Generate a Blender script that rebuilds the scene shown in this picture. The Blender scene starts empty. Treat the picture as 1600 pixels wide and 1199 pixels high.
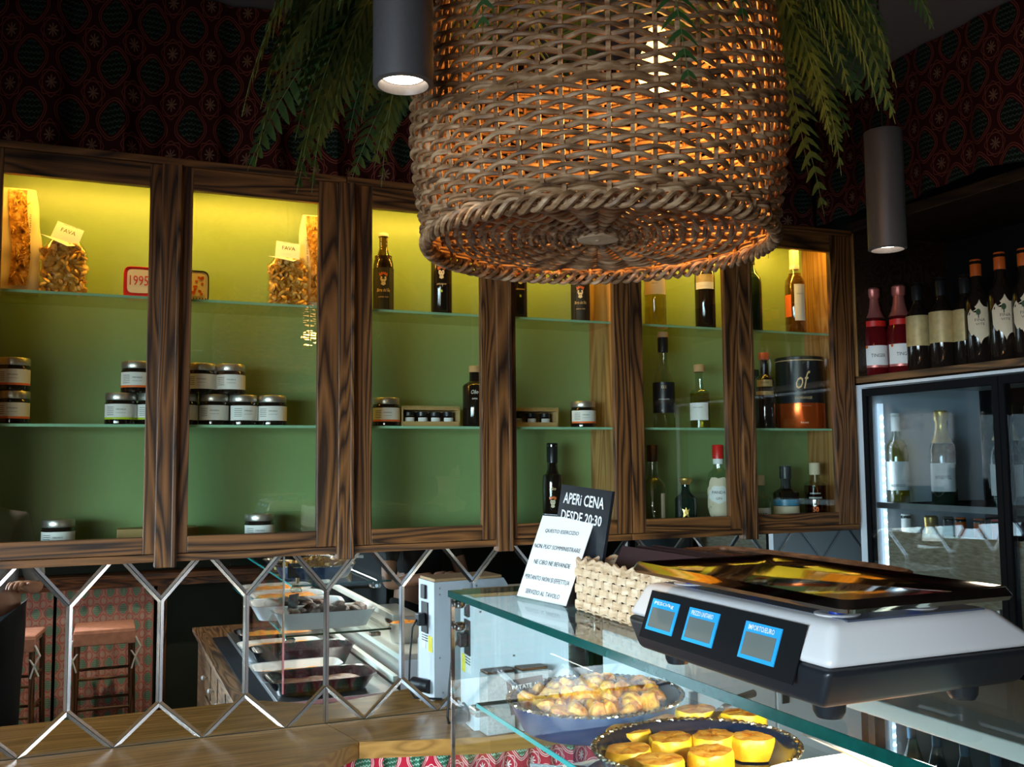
import bpy, bmesh, math, random
from mathutils import Vector, Matrix
random.seed(7)
PI = math.pi
sc = bpy.context.scene
COL = sc.collection

# ---------------------------------------------------------------- camera
CAMZ = 1.69
YAW, PITCH, ROLL, FPX = math.radians(23.0), math.radians(4.65), math.radians(0.52), 1500.0
_f = Vector((math.sin(YAW) * math.cos(PITCH), math.cos(YAW) * math.cos(PITCH), math.sin(PITCH)))
_r0 = Vector((math.cos(YAW), -math.sin(YAW), 0)); _u0 = _r0.cross(_f)
_r = _r0 * math.cos(ROLL) - _u0 * math.sin(ROLL); _u = _u0 * math.cos(ROLL) + _r0 * math.sin(ROLL)
cam_d = bpy.data.cameras.new('camera'); cam = bpy.data.objects.new('camera', cam_d); COL.objects.link(cam)
cam.matrix_world = Matrix(((_r.x, _u.x, -_f.x, 0), (_r.y, _u.y, -_f.y, 0), (_r.z, _u.z, -_f.z, CAMZ), (0, 0, 0, 1)))
cam_d.sensor_width = 36; cam_d.lens = 36 * FPX / 1600; cam_d.clip_start = 0.02
cam_d.dof.use_dof = False
sc.camera = cam

def _ray(px, py): return _f + _r * ((px - 800) / FPX) - _u * ((py - 599.5) / FPX)
def oy(px, py, Y): d = _ray(px, py); return Vector((0, 0, CAMZ)) + d * (Y / d.y)
def ox(px, py, X): d = _ray(px, py); return Vector((0, 0, CAMZ)) + d * (X / d.x)
def oz(px, py, Z): d = _ray(px, py); return Vector((0, 0, CAMZ)) + d * ((Z - CAMZ) / d.z)

# ---------------------------------------------------------------- world, lights, exposure
sc.view_settings.view_transform = 'Standard'; sc.view_settings.look = 'None'
sc.view_settings.exposure = 0.0; sc.view_settings.gamma = 1.0; sc.view_settings.use_curve_mapping = False
try:
    sc.cycles.transparent_max_bounces = 32; sc.cycles.max_bounces = 12; sc.cycles.use_denoising = True
    sc.cycles.caustics_reflective = True; sc.cycles.caustics_refractive = False
    sc.cycles.sample_clamp_indirect = 6.0; sc.cycles.glossy_bounces = 6
except Exception: pass
w = bpy.data.worlds.new('world'); sc.world = w; w.use_nodes = True
wn = w.node_tree
bg = wn.nodes['Background']; sky = wn.nodes.new('ShaderNodeTexSky')
try:
    sky.sky_type = 'NISHITA'; sky.sun_elevation = math.radians(38); sky.sun_rotation = math.radians(200); sky.sun_disc = False
except Exception: pass
wn.links.new(sky.outputs[0], bg.inputs[0]); bg.inputs[1].default_value = 0.25

def area(name, loc, target, sx, sy, power, color, spread=PI):
    d = bpy.data.lights.new(name, 'AREA'); d.shape = 'RECTANGLE'; d.size = sx; d.size_y = sy
    d.energy = power; d.color = color; d.spread = spread
    o = bpy.data.objects.new(name, d); COL.objects.link(o); o.location = loc
    o.rotation_euler = (Vector(target) - Vector(loc)).to_track_quat('-Z', 'Y').to_euler()
    return o
area('daylight_left_window', (-2.40, -0.30, 1.5), (0.75, 2.0, 0.12), 1.9, 1.15, 80, (0.60, 0.84, 1.0), math.radians(66))
area('daylight_front_window', (-1.75, -1.36, 1.5), (0.9, 1.2, 0.60), 1.3, 1.2, 15, (0.98, 0.94, 0.92), math.radians(82))
sun_d = bpy.data.lights.new('sun', 'SUN'); sun_d.energy = 2.0; sun_d.angle = 0.02
sun = bpy.data.objects.new('sun', sun_d); COL.objects.link(sun); sun.rotation_euler = (math.radians(50), 0, math.radians(-60))

# ---------------------------------------------------------------- mesh helpers
class B:
    def __init__(s): s.v = []; s.f = []; s.uv = None; s.sm = False
    def add(s, vs, fs):
        n = len(s.v); s.v += [tuple(v) for v in vs]; s.f += [tuple(i + n for i in f) for f in fs]; return s
    def box(s, a, b, bev=0.0):
        x0, y0, z0 = a; x1, y1, z1 = b
        if bev <= 0:
            return s.add([(x0,y0,z0),(x1,y0,z0),(x1,y1,z0),(x0,y1,z0),(x0,y0,z1),(x1,y0,z1),(x1,y1,z1),(x0,y1,z1)],
                         [(0,3,2,1),(4,5,6,7),(0,1,5,4),(1,2,6,5),(2,3,7,6),(3,0,4,7)])
        bm = bmesh.new(); bmesh.ops.create_cube(bm, size=1)
        for v in bm.verts: v.co = Vector(((x0+x1)/2+v.co.x*(x1-x0), (y0+y1)/2+v.co.y*(y1-y0), (z0+z1)/2+v.co.z*(z1-z0)))
        bmesh.ops.bevel(bm, geom=bm.edges[:], offset=bev, segments=2, profile=0.5, affect='EDGES')
        bm.verts.index_update(); s.add([v.co[:] for v in bm.verts], [[v.index for v in f.verts] for f in bm.faces]); bm.free(); return s
    def lathe(s, prof, n=20, c=(0, 0, 0), sx=1, sy=1, cap=True):
        vs = []; fs = []
        for r, z in prof:
            for k in range(n):
                a = 2*PI*k/n; vs.append((c[0]+r*math.cos(a)*sx, c[1]+r*math.sin(a)*sy, c[2]+z))
        for i in range(len(prof)-1):
            for k in range(n):
                k2 = (k+1) % n; fs.append((i*n+k, i*n+k2, (i+1)*n+k2, (i+1)*n+k))
        if cap:
            if prof[0][0] > 1e-4: fs.append(tuple(range(n-1, -1, -1)))
            if prof[-1][0] > 1e-4: fs.append(tuple((len(prof)-1)*n+k for k in range(n)))
        return s.add(vs, fs)
    def cyl(s, p, q, r, n=12, r2=None):
        return s.tube([p, q], [r, r if r2 is None else r2], n)
    def tube(s, pts, rad, n=6, closed=False):
        P = [Vector(p) for p in pts]; m = len(P)
        if not hasattr(rad, '__len__'): rad = [rad]*m
        vs = []; fs = []; up = None
        for i in range(m):
            if closed: t = P[(i+1) % m] - P[i-1]
            else: t = P[min(i+1, m-1)] - P[max(i-1, 0)]
            t = t.normalized() if t.length > 1e-9 else Vector((0, 0, 1))
            if up is None:
                up = Vector((0, 0, 1)) if abs(t.z) < 0.9 else Vector((1, 0, 0))
            a = up - t * up.dot(t); a = a.normalized() if a.length > 1e-6 else t.orthogonal().normalized(); b = t.cross(a); up = a
            for k in range(n):
                an = 2*PI*k/n; vs.append(P[i] + (a*math.cos(an) + b*math.sin(an)) * rad[i])
        for i in range(m if closed else m-1):
            j = (i+1) % m
            for k in range(n):
                k2 = (k+1) % n; fs.append((i*n+k, i*n+k2, j*n+k2, j*n+k))
        if not closed: fs.append(tuple(range(n-1, -1, -1))); fs.append(tuple((m-1)*n+k for k in range(n)))
        return s.add(vs, fs)
    def prism(s, poly, z0, z1):
        n = len(poly)
        return s.add([(x, y, z0) for x, y in poly]+[(x, y, z1) for x, y in poly],
                     [tuple(range(n-1, -1, -1)), tuple(range(n, 2*n))]+[(i, (i+1) % n, n+(i+1) % n, n+i) for i in range(n)])
    def quadslab(s, A, Bq, Cq, D, t):
        A, Bq, Cq, D = map(Vector, (A, Bq, Cq, D)); nn = (Bq-A).cross(D-A).normalized()*t
        return s.add([A, Bq, Cq, D, A-nn, Bq-nn, Cq-nn, D-nn], [(0,1,2,3),(7,6,5,4),(0,4,5,1),(1,5,6,2),(2,6,7,3),(3,7,4,0)])
    def grid(s, fn, nu, nv, uvf=None):
        n0 = len(s.v)
        s.add([fn(i/nu, j/nv) for j in range(nv+1) for i in range(nu+1)],
              [(j*(nu+1)+i, j*(nu+1)+i+1, (j+1)*(nu+1)+i+1, (j+1)*(nu+1)+i) for j in range(nv) for i in range(nu)])
        if uvf: s.uv = [uvf(i/nu, j/nv) for j in range(nv+1) for i in range(nu+1)]
        return s
    def xf(s, M):
        s.v = [tuple(M @ Vector(v)) for v in s.v]; return s

def mesh_of(name, b, m, smooth=None):
    me = bpy.data.meshes.new(name); me.from_pydata(b.v, [], b.f)
    if b.uv:
        L = me.uv_layers.new(name='UVMap')
        for lp in me.loops: L.data[lp.index].uv = b.uv[lp.vertex_index]
    me.materials.append(m)
    sm = b.sm if smooth is None else smooth
    if sm:
        for p in me.polygons: p.use_smooth = True
        try: me.set_sharp_from_angle(angle=math.radians(40))
        except Exception: pass
    me.validate(); me.update(); return me
def obj(name, b, m, parent=None, loc=(0, 0, 0), smooth=None, label=None, rot=None):
    me = b if isinstance(b, bpy.types.Mesh) else mesh_of(name, b, m, smooth)
    o = bpy.data.objects.new(name, me); COL.objects.link(o); o.parent = parent; o.location = loc
    if rot: o.rotation_euler = rot
    if label: o['label'] = label
    return o
def thing(name, label, cat, loc=(0, 0, 0), rz=0, group=None):
    o = bpy.data.objects.new(name, None); COL.objects.link(o); o.location = loc; o.rotation_euler = (0, 0, rz)
    o.empty_display_size = 0.05; o['label'] = label; o['category'] = cat
    if group: o['group'] = group
    return o
def tag(o, label, cat, group=None):
    o['label'] = label; o['category'] = cat
    if group: o['group'] = group
    return o
def struct(name, b, m):
    o = obj(name, b, m); o['kind'] = 'structure'; return o
def dup(root, loc=None, rz=None, label=None, group=None):
    def cp(o, par):
        c = o.copy(); COL.objects.link(c); c.parent = par
        for ch in o.children: cp(ch, c)
        return c
    r = cp(root, None)
    if loc is not None: r.location = loc
    if rz is not None: r.rotation_euler = (0, 0, rz)
    if label: r['label'] = label
    if group: r['group'] = group
    return r

# ---------------------------------------------------------------- materials
def newmat(name):
    m = bpy.data.materials.new(name); m.use_nodes = True; nt = m.node_tree
    return m, nt, nt.nodes['Principled BSDF']
def N(nt, t, **kw):
    n = nt.nodes.new(t)
    for k, v in kw.items():
        if k == 'ins':
            for i, val in v.items():
                if isinstance(val, bpy.types.NodeSocket): nt.links.new(val, n.inputs[i])
                else: n.inputs[i].default_value = val
        else: setattr(n, k, v)
    return n
def mt(nt, op, a, b=None, c=None):
    ins = {0: a}
    if b is not None: ins[1] = b
    if c is not None: ins[2] = c
    return N(nt, 'ShaderNodeMath', operation=op, ins=ins).outputs[0]
def mixc(nt, f, a, b):
    n = N(nt, 'ShaderNodeMix', data_type='RGBA')
    for i, val in ((0, f), (6, a), (7, b)):
        if isinstance(val, bpy.types.NodeSocket): nt.links.new(val, n.inputs[i])
        else: n.inputs[i].default_value = (val if not isinstance(val, tuple) else (*val[:3], 1)) 
    return n.outputs[2]
def ramp(nt, f, stops):
    r = N(nt, 'ShaderNodeValToRGB', ins={0: f}); e = r.color_ramp.elements
    e[0].position = stops[0][0]; e[0].color = (*stops[0][1], 1); e[1].position = stops[-1][0]; e[1].color = (*stops[-1][1], 1)
    for p, c in stops[1:-1]: x = e.new(p); x.color = (*c, 1)
    return r.outputs[0]
def plain(name, col, rough=0.5, metal=0.0, var=0.0, scale=20, bump=0.0, coat=0.0, emit=None, es=0, spec=None):
    m, nt, p = newmat(name)
    p.inputs['Base Color'].default_value = (*col, 1); p.inputs['Roughness'].default_value = rough; p.inputs['Metallic'].default_value = metal
    if coat: p.inputs['Coat Weight'].default_value = coat
    if spec is not None: p.inputs['Specular IOR Level'].default_value = spec
    if emit: p.inputs['Emission Color'].default_value = (*emit, 1); p.inputs['Emission Strength'].default_value = es
    if var or bump:
        tc = N(nt, 'ShaderNodeTexCoord'); no = N(nt, 'ShaderNodeTexNoise', ins={'Vector': tc.outputs['Object'], 'Scale': scale, 'Detail': 4.0})
        if var:
            c = mixc(nt, no.outputs[0], tuple(max(0, x*(1-var)) for x in col), tuple(min(1, x*(1+var)) for x in col))
            nt.links.new(c, p.inputs['Base Color'])
        if bump:
            bp = N(nt, 'ShaderNodeBump', ins={'Height': no.outputs[0], 'Strength': bump, 'Distance': 0.002}); nt.links.new(bp.outputs[0], p.inputs['Normal'])
    return m
def wood(name, lo, hi, axis='Z', scale=1.0, rough=0.45, contrast=0.5):
    m, nt, p = newmat(name)
    tc = N(nt, 'ShaderNodeTexCoord'); oi = N(nt, 'ShaderNodeObjectInfo')
    off = N(nt, 'ShaderNodeVectorMath', operation='SCALE', ins={0: (7.1, 3.3, 5.7), 'Scale': oi.outputs['Random']})
    ad = N(nt, 'ShaderNodeVectorMath', operation='ADD', ins={0: tc.outputs['Object'], 1: off.outputs[0]})
    s = {'Z': (1, 1, 0.09), 'X': (0.09, 1, 1), 'Y': (1, 0.09, 1)}[axis]
    mp = N(nt, 'ShaderNodeMapping', ins={'Vector': ad.outputs[0], 'Scale': tuple(x*scale for x in s)})
    n1 = N(nt, 'ShaderNodeTexNoise', ins={'Vector': mp.outputs[0], 'Scale': 9.0, 'Detail': 2.0, 'Distortion': 0.4})
    rings = mt(nt, 'FRACT', mt(nt, 'MULTIPLY', n1.outputs[0], 16.0))
    rings = mt(nt, 'POWER', mt(nt, 'ABSOLUTE', mt(nt, 'SUBTRACT', rings, 0.5)), 0.8)
    mp2 = N(nt, 'ShaderNodeMapping', ins={'Vector': ad.outputs[0], 'Scale': tuple(x*scale*(1 if x > 0.5 else 0.3) for x in s)})
    n2 = N(nt, 'ShaderNodeTexNoise', ins={'Vector': mp2.outputs[0], 'Scale': 260.0, 'Detail': 2.0})
    f = mt(nt, 'ADD', mt(nt, 'MULTIPLY', rings, 1.25), mt(nt, 'MULTIPLY', mt(nt, 'SUBTRACT', n2.outputs[0], 0.5), 1.3*contrast))
    c = ramp(nt, f, [(0.08, lo), (0.85, hi)])
    nt.links.new(c, p.inputs['Base Color']); p.inputs['Roughness'].default_value = rough
    bp = N(nt, 'ShaderNodeBump', ins={'Height': f, 'Strength': 0.25, 'Distance': 0.001}); nt.links.new(bp.outputs[0], p.inputs['Normal'])
    return m
def sheer(name, tint=(0.93, 0.97, 0.95), refl=1.0, rough=0.0, ior=1.5, gl=(1, 1, 1)):
    """thin glass: tinted see-through plus Fresnel reflection"""
    m, nt, p = newmat(name); nt.nodes.remove(p); out = nt.nodes['Material Output']
    t = N(nt, 'ShaderNodeBsdfTransparent', ins={0: (*tint, 1)}); g = N(nt, 'ShaderNodeBsdfGlossy', ins={0: (*gl, 1), 'Roughness': rough})
    fr = N(nt, 'ShaderNodeFresnel', ins={'IOR': ior}); geo = N(nt, 'ShaderNodeNewGeometry')
    # the Fresnel node inverts the index on back faces of a solid: use the same facing value on both sides
    dt = N(nt, 'ShaderNodeVectorMath', operation='DOT_PRODUCT', ins={0: geo.outputs['Incoming'], 1: geo.outputs['Normal']})
    c = mt(nt, 'ABSOLUTE', dt.outputs['Value'])
    f0 = ((ior-1)/(ior+1))**2
    fz = mt(nt, 'ADD', f0, mt(nt, 'MULTIPLY', 1-f0, mt(nt, 'POWER', mt(nt, 'SUBTRACT', 1.0, c), 5.0)))
    nt.nodes.remove(fr)
    fz = mt(nt, 'MINIMUM', mt(nt, 'MULTIPLY', fz, refl), 1.0)
    mx = N(nt, 'ShaderNodeMixShader', ins={0: fz, 1: t.outputs[0], 2: g.outputs[0]}); nt.links.new(mx.outputs[0], out.inputs[0])
    return m
def fabric(name, base, line, green, scale_c, star, cell=0.105, rough=0.9):
    m, nt, p = newmat(name)
    uv = N(nt, 'ShaderNodeTexCoord').outputs['UV']
    sp = N(nt, 'ShaderNodeSeparateXYZ', ins={0: uv}); u = mt(nt, 'DIVIDE', sp.outputs[0], cell); v = mt(nt, 'DIVIDE', sp.outputs[1], cell*1.15)
    def cellc(o):
        a = mt(nt, 'SUBTRACT', mt(nt, 'FRACT', mt(nt, 'ADD', u, o)), 0.5); b = mt(nt, 'SUBTRACT', mt(nt, 'FRACT', mt(nt, 'ADD', v, o)), 0.5); return a, b
    def rad(a, b): return mt(nt, 'SQRT', mt(nt, 'ADD', mt(nt, 'MULTIPLY', a, a), mt(nt, 'MULTIPLY', b, b)))
    a1, b1 = cellc(0.0); a2, b2 = cellc(0.5); r1 = rad(a1, b1); r2 = rad(a2, b2)
    def band(r, c, wd): return mt(nt, 'LESS_THAN', mt(nt, 'ABSOLUTE', mt(nt, 'SUBTRACT', r, c)), wd)
    # diamonds of petals: |a|+|b| style outlines
    wob = mt(nt, 'MULTIPLY', mt(nt, 'COSINE', mt(nt, 'MULTIPLY', mt(nt, 'ARCTAN2', b2, a2), 4.0)), -0.02)
    rg = mt(nt, 'ADD', r2, wob)
    isg = mt(nt, 'LESS_THAN', rg, 0.29)
    # fish-scale marks in the green medallions
    su = mt(nt, 'MULTIPLY', a2, 9.0); sv = mt(nt, 'MULTIPLY', b2, 9.0)
    row = mt(nt, 'FLOOR', sv); fu = mt(nt, 'SUBTRACT', mt(nt, 'FRACT', mt(nt, 'ADD', su, mt(nt, 'MULTIPLY', row, 0.5))), 0.5); fv = mt(nt, 'SUBTRACT', mt(nt, 'FRACT', sv), 0.75)
    sr = rad(fu, fv); arcs = mt(nt, 'MULTIPLY', band(sr, 0.38, 0.09), mt(nt, 'LESS_THAN', fv, 0.0))
    ang = mt(nt, 'COSINE', mt(nt, 'MULTIPLY', mt(nt, 'ARCTAN2', b1, a1), 8.0))
    st = mt(nt, 'LESS_THAN', r1, mt(nt, 'ADD', 0.085, mt(nt, 'MULTIPLY', ang, 0.055)))
    ring = mt(nt, 'MAXIMUM', band(rg, 0.335, 0.013), band(rg, 0.385, 0.012))
    ring1 = mt(nt, 'MAXIMUM', band(r1, 0.22, 0.012), band(mt(nt, 'ADD', r1, mt(nt, 'MULTIPLY', ang, -0.02)), 0.27, 0.012))
    c = mixc(nt, isg, base, green); c = mixc(nt, mt(nt, 'MULTIPLY', arcs, isg), c, scale_c)
    c = mixc(nt, mt(nt, 'MAXIMUM', ring, mt(nt, 'MULTIPLY', ring1, mt(nt, 'SUBTRACT', 1.0, isg))), c, line); c = mixc(nt, st, c, star)
    nt.links.new(c, p.inputs['Base Color']); p.inputs['Roughness'].default_value = rough; p.inputs['Specular IOR Level'].default_value = 0.15
    return m

M = {}
M['wood_v'] = wood('stained ash upright grain', (0.022, 0.008, 0.003), (0.25, 0.098, 0.026), 'Z', 1.0)
M['wood_h'] = wood('stained ash lying grain', (0.022, 0.008, 0.003), (0.25, 0.098, 0.026), 'X', 1.0)
M['wood_y'] = wood('stained ash deep grain', (0.04, 0.018, 0.007), (0.25, 0.12, 0.045), 'Y', 1.0)
M['oak'] = wood('oak side', (0.26, 0.12, 0.035), (0.5, 0.27, 0.09), 'Z', 0.8)
M['worktop'] = wood('oiled oak worktop', (0.24, 0.11, 0.025), (0.42, 0.20, 0.05), 'X', 0.7, 0.25, 0.25)
M['green'] = plain('green back panel', (0.235, 0.35, 0.135), 0.35, var=0.06, scale=60, bump=0.15)
M['glass'] = sheer('door glass', (0.94, 0.97, 0.95), 1.4)
M['shelfglass'] = sheer('shelf glass', (0.72, 0.74, 0.54), 1.3)
M['caseglass'] = sheer('case glass', (0.95, 0.985, 0.975), 0.65)
M['shadewood'] = wood('shaded dark wood', (0.008, 0.004, 0.002), (0.045, 0.022, 0.010), 'Y', 1.0)  # dark wood with the wine shelf's shade put into its colour
M['edge'] = plain('green glass edge', (0.0, 0.055, 0.045), 0.15, var=0.5, scale=60)
M['edgel'] = plain('pale glass edge', (0.30, 0.55, 0.35), 0.2)
M['mirror'] = plain('mirror', (0.86, 0.88, 0.88), 0.0, 1.0)
M['chrome'] = plain('chrome', (0.8, 0.8, 0.82), 0.12, 1.0)
M['steel'] = plain('brushed steel', (0.55, 0.55, 0.55), 0.3, 1.0)
M['black'] = plain('black plastic', (0.012, 0.013, 0.016), 0.35)
M['matblack'] = plain('matt black', (0.008, 0.008, 0.009), 0.95, spec=0.1)
M['white'] = plain('white plastic', (0.60, 0.56, 0.55), 0.35)
M['whitem'] = plain('white enamelled metal', (0.66, 0.70, 0.74), 0.4, var=0.04, scale=4)
M['paper'] = plain('white paper', (0.80, 0.79, 0.76), 0.7)
M['cream'] = plain('cream paper', (0.72, 0.60, 0.42), 0.7, var=0.08, scale=40)
M['dark'] = plain('ink', (0.01, 0.01, 0.01), 0.6)
M['goldink'] = plain('gold print', (0.75, 0.52, 0.28), 0.5)
M['whiteink'] = plain('white print', (0.85, 0.84, 0.8), 0.6)
M['orange'] = plain('orange print', (0.85, 0.16, 0.02), 0.5)
M['lime'] = plain('lime print', (0.45, 0.6, 0.02), 0.5)
M['red'] = plain('red', (0.65, 0.02, 0.015), 0.35)
M['grey_tube'] = plain('grey powder coat', (0.10, 0.095, 0.10), 0.45, 0.3, var=0.15, scale=200)
M['lampglow'] = plain('lamp glow', (1, 1, 1), 0.5, emit=(1.0, 0.83, 0.6), es=14)
M['cord'] = plain('black cord', (0.01, 0.01, 0.01), 0.6)
M['led'] = plain('warm led strip', (1, 1, 1), 0.5, emit=(1.0, 0.55, 0.15), es=0.8)
M['ledw'] = plain('cold led dots', (1, 1, 1), 0.5, emit=(0.85, 0.95, 1.0), es=18)
M['ceiling'] = plain('ceiling plaster', (0.16, 0.14, 0.15), 0.9, var=0.1, scale=3)
M['wall'] = plain('dark green plaster', (0.035, 0.05, 0.04), 0.85, var=0.2, scale=5)
M['floor'] = plain('dark tile', (0.07, 0.06, 0.05), 0.4, var=0.3, scale=3)
M['curtain'] = fabric('dark valance fabric', (0.034, 0.004, 0.004), (0.16, 0.04, 0.026), (0.006, 0.012, 0.008), (0.045, 0.07, 0.05), (0.18, 0.09, 0.055), 0.125)
M['cushion'] = plain('patterned cushion cloth', (0.55, 0.26, 0.18), 0.9, var=0.35, scale=30)
M['bevel'] = plain('mirror bevel', (0.72, 0.74, 0.78), 0.22, 1.0)
M['curtain2'] = fabric('bright curtain fabric', (0.78, 0.50, 0.42), (0.65, 0.05, 0.06), (0.22, 0.42, 0.30), (0.55, 0.7, 0.6), (0.75, 0.62, 0.55), 0.10)
M['curtain3'] = fabric('red green curtain fabric', (0.40, 0.012, 0.03), (0.75, 0.45, 0.42), (0.04, 0.14, 0.08), (0.4, 0.6, 0.45), (0.8, 0.65, 0.6), 0.10)
M['greenery'] = plain('hedge leaves', (0.14, 0.34, 0.07), 0.8, var=0.6, scale=9)
M['fern'] = plain('fern green', (0.018, 0.060, 0.008), 0.6, var=0.35, scale=6)
M['fernstem'] = plain('fern stem', (0.06, 0.10, 0.02), 0.6)
def wicker(name, lo, mid, hi):
    m, nt, p = newmat(name); tc = N(nt, 'ShaderNodeTexCoord'); oi = N(nt, 'ShaderNodeObjectInfo')
    mp = N(nt, 'ShaderNodeMapping', ins={'Vector': tc.outputs['Object'], 'Scale': (16, 16, 70)})
    n1 = N(nt, 'ShaderNodeTexNoise', ins={'Vector': mp.outputs[0], 'Scale': 2.0, 'Detail': 3.0})
    f = mt(nt, 'ADD', mt(nt, 'MULTIPLY', mt(nt, 'SUBTRACT', n1.outputs[0], 0.5), 1.6), mt(nt, 'ADD', 0.35, mt(nt, 'MULTIPLY', oi.outputs['Random'], 0.3)))
    nt.links.new(ramp(nt, f, [(0.1, lo), (0.5, mid), (0.9, hi)]), p.inputs['Base Color']); p.inputs['Roughness'].default_value = 0.55
    return m
M['wicker'] = wicker('willow', (0.06, 0.026, 0.010), (0.24, 0.125, 0.055), (0.50, 0.34, 0.20))
M['rush'] = wicker('pale rush', (0.40, 0.24, 0.12), (0.60, 0.40, 0.24), (0.75, 0.58, 0.40))
M['brownwicker'] = wicker('brown rattan', (0.09, 0.04, 0.02), (0.25, 0.11, 0.05), (0.4, 0.2, 0.1))
M['pan'] = plain('dark blue enamel', (0.004, 0.035, 0.115), 0.3, var=0.3, scale=30, coat=0.15)
M['pan2'] = plain('black blue enamel', (0.003, 0.010, 0.03), 0.2, coat=0.2)
M['blackpan'] = plain('black enamel', (0.008, 0.008, 0.01), 0.15, coat=0.5)
M['bead'] = plain('bare rim metal', (0.6, 0.52, 0.38), 0.25, 1.0)
M['porcelain'] = plain('white porcelain', (0.74, 0.76, 0.78), 0.15, coat=0.4)
def food(name, a, b, c, scale):
    m, nt, p = newmat(name); tc = N(nt, 'ShaderNodeTexCoord'); oi = N(nt, 'ShaderNodeObjectInfo')
    off = N(nt, 'ShaderNodeVectorMath', operation='SCALE', ins={0: (3.1, 5.3, 1.7), 'Scale': oi.outputs['Random']})
    ad = N(nt, 'ShaderNodeVectorMath', operation='ADD', ins={0: tc.outputs['Object'], 1: off.outputs[0]})
    n1 = N(nt, 'ShaderNodeTexNoise', ins={'Vector': ad.outputs[0], 'Scale': scale, 'Detail': 5.0, 'Roughness': 0.65})
    nt.links.new(ramp(nt, n1.outputs[0], [(0.33, a), (0.5, b), (0.68, c)]), p.inputs['Base Color']); p.inputs['Roughness'].default_value = 0.35
    bp = N(nt, 'ShaderNodeBump', ins={'Height': n1.outputs[0], 'Strength': 0.6, 'Distance': 0.003}); nt.links.new(bp.outputs[0], p.inputs['Normal'])
    return m
M['potato'] = food('roast potato', (0.50, 0.11, 0.003), (0.82, 0.36, 0.02), (0.90, 0.58, 0.09), 2.2)
M['flanside'] = food('custard side', (0.85, 0.42, 0.01), (0.92, 0.55, 0.02), (0.95, 0.62, 0.06), 30)
M['flantop'] = food('browned top', (0.50, 0.10, 0.006), (0.86, 0.38, 0.03), (0.92, 0.58, 0.13), 60)
M['roast'] = food('dark roast meat', (0.02, 0.008, 0.004), (0.09, 0.035, 0.012), (0.22, 0.08, 0.03), 40)
M['gratin'] = food('orange gratin', (0.45, 0.07, 0.01), (0.8, 0.28, 0.03), (0.85, 0.5, 0.12), 40)
M['bean'] = food('dried bean', (0.32, 0.11, 0.01), (0.75, 0.38, 0.05), (0.9, 0.6, 0.2), 60)
M['pepper'] = food('dried flakes', (0.10, 0.03, 0.005), (0.45, 0.2, 0.02), (0.75, 0.5, 0.2), 60)
M['cork'] = plain('cork', (0.55, 0.33, 0.15), 0.8, var=0.2, scale=150)
M['card'] = plain('corrugated card', (0.50, 0.33, 0.13), 0.8, var=0.1, scale=80)
M['lid'] = plain('silver jar lid', (0.6, 0.57, 0.52), 0.35, 0.9)
M['foilgold'] = plain('gold foil', (0.75, 0.5, 0.15), 0.3, 0.8, bump=0.4, scale=90)
M['foilpink'] = plain('pink foil', (0.62, 0.20, 0.17), 0.35, 0.6, bump=0.3, scale=90)
M['orangecap'] = plain('orange capsule', (0.62, 0.12, 0.015), 0.4, 0.1)
M['bluecap'] = plain('blue capsule', (0.06, 0.25, 0.42), 0.35)
M['amber'] = plain('dark bottle glass', (0.012, 0.008, 0.006), 0.05, spec=0.8)
M['beer'] = sheer('brown beer glass', (0.42, 0.30, 0.05), 1.5)
M['greeng'] = plain('dark green bottle glass', (0.008, 0.02, 0.014), 0.05, spec=0.8)
M['clear'] = sheer('clear bottle glass', (0.86, 0.90, 0.86), 2.2)
M['acrylic'] = sheer('clear acrylic', (0.97, 0.97, 0.97), 1.2)
M['greenclear'] = sheer('green bottle glass', (0.10, 0.42, 0.24), 1.6)
M['liqyellow'] = sheer('yellow liqueur', (0.80, 0.68, 0.16), 1.0)
M['liqpale'] = sheer('pale wine', (0.85, 0.72, 0.28), 1.0)
M['liqrose'] = sheer('amber rose wine', (0.72, 0.42, 0.16), 1.0)
M['liqhoney'] = sheer('honey spirit', (0.55, 0.26, 0.04), 1.0)
M['redwine'] = plain('red bottle', (0.10, 0.004, 0.006), 0.05, spec=0.8)
M['bagclear'] = sheer('cellophane', (0.93, 0.9, 0.82), 2.0, 0.15)
M['concrete'] = plain('speckled grey stone', (0.36, 0.36, 0.35), 0.9, var=0.45, scale=160, bump=0.3)
M['gold_label'] = plain('aged gold label', (0.50, 0.38, 0.17), 0.5, 0.2, var=0.45, scale=45)
M['skin'] = plain('skin', (0.45, 0.24, 0.16), 0.5)
M['shirt'] = plain('grey shirt', (0.42, 0.43, 0.45), 0.9, var=0.1, scale=8)
M['trousers'] = plain('black trousers', (0.012, 0.012, 0.014), 0.9)
M['hair'] = plain('dark hair', (0.03, 0.015, 0.008), 0.6)
M['whiteboard'] = plain('pale laminate', (0.58, 0.60, 0.56), 0.35)
M['menu'] = plain('dark brown leatherette', (0.035, 0.015, 0.018), 0.5)
M['lcd'] = plain('grey lcd', (0.13, 0.14, 0.13), 0.25, var=0.15, scale=12)
M['blue'] = plain('sky blue frame', (0.02, 0.32, 0.68), 0.4)
M['bluef'] = plain('royal blue rubber', (0.01, 0.04, 0.35), 0.4)
M['yellow'] = plain('yellow sticker', (0.85, 0.68, 0.0), 0.5)
M['tray'] = plain('polished steel tray', (0.75, 0.73, 0.7), 0.06, 1.0)

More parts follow.
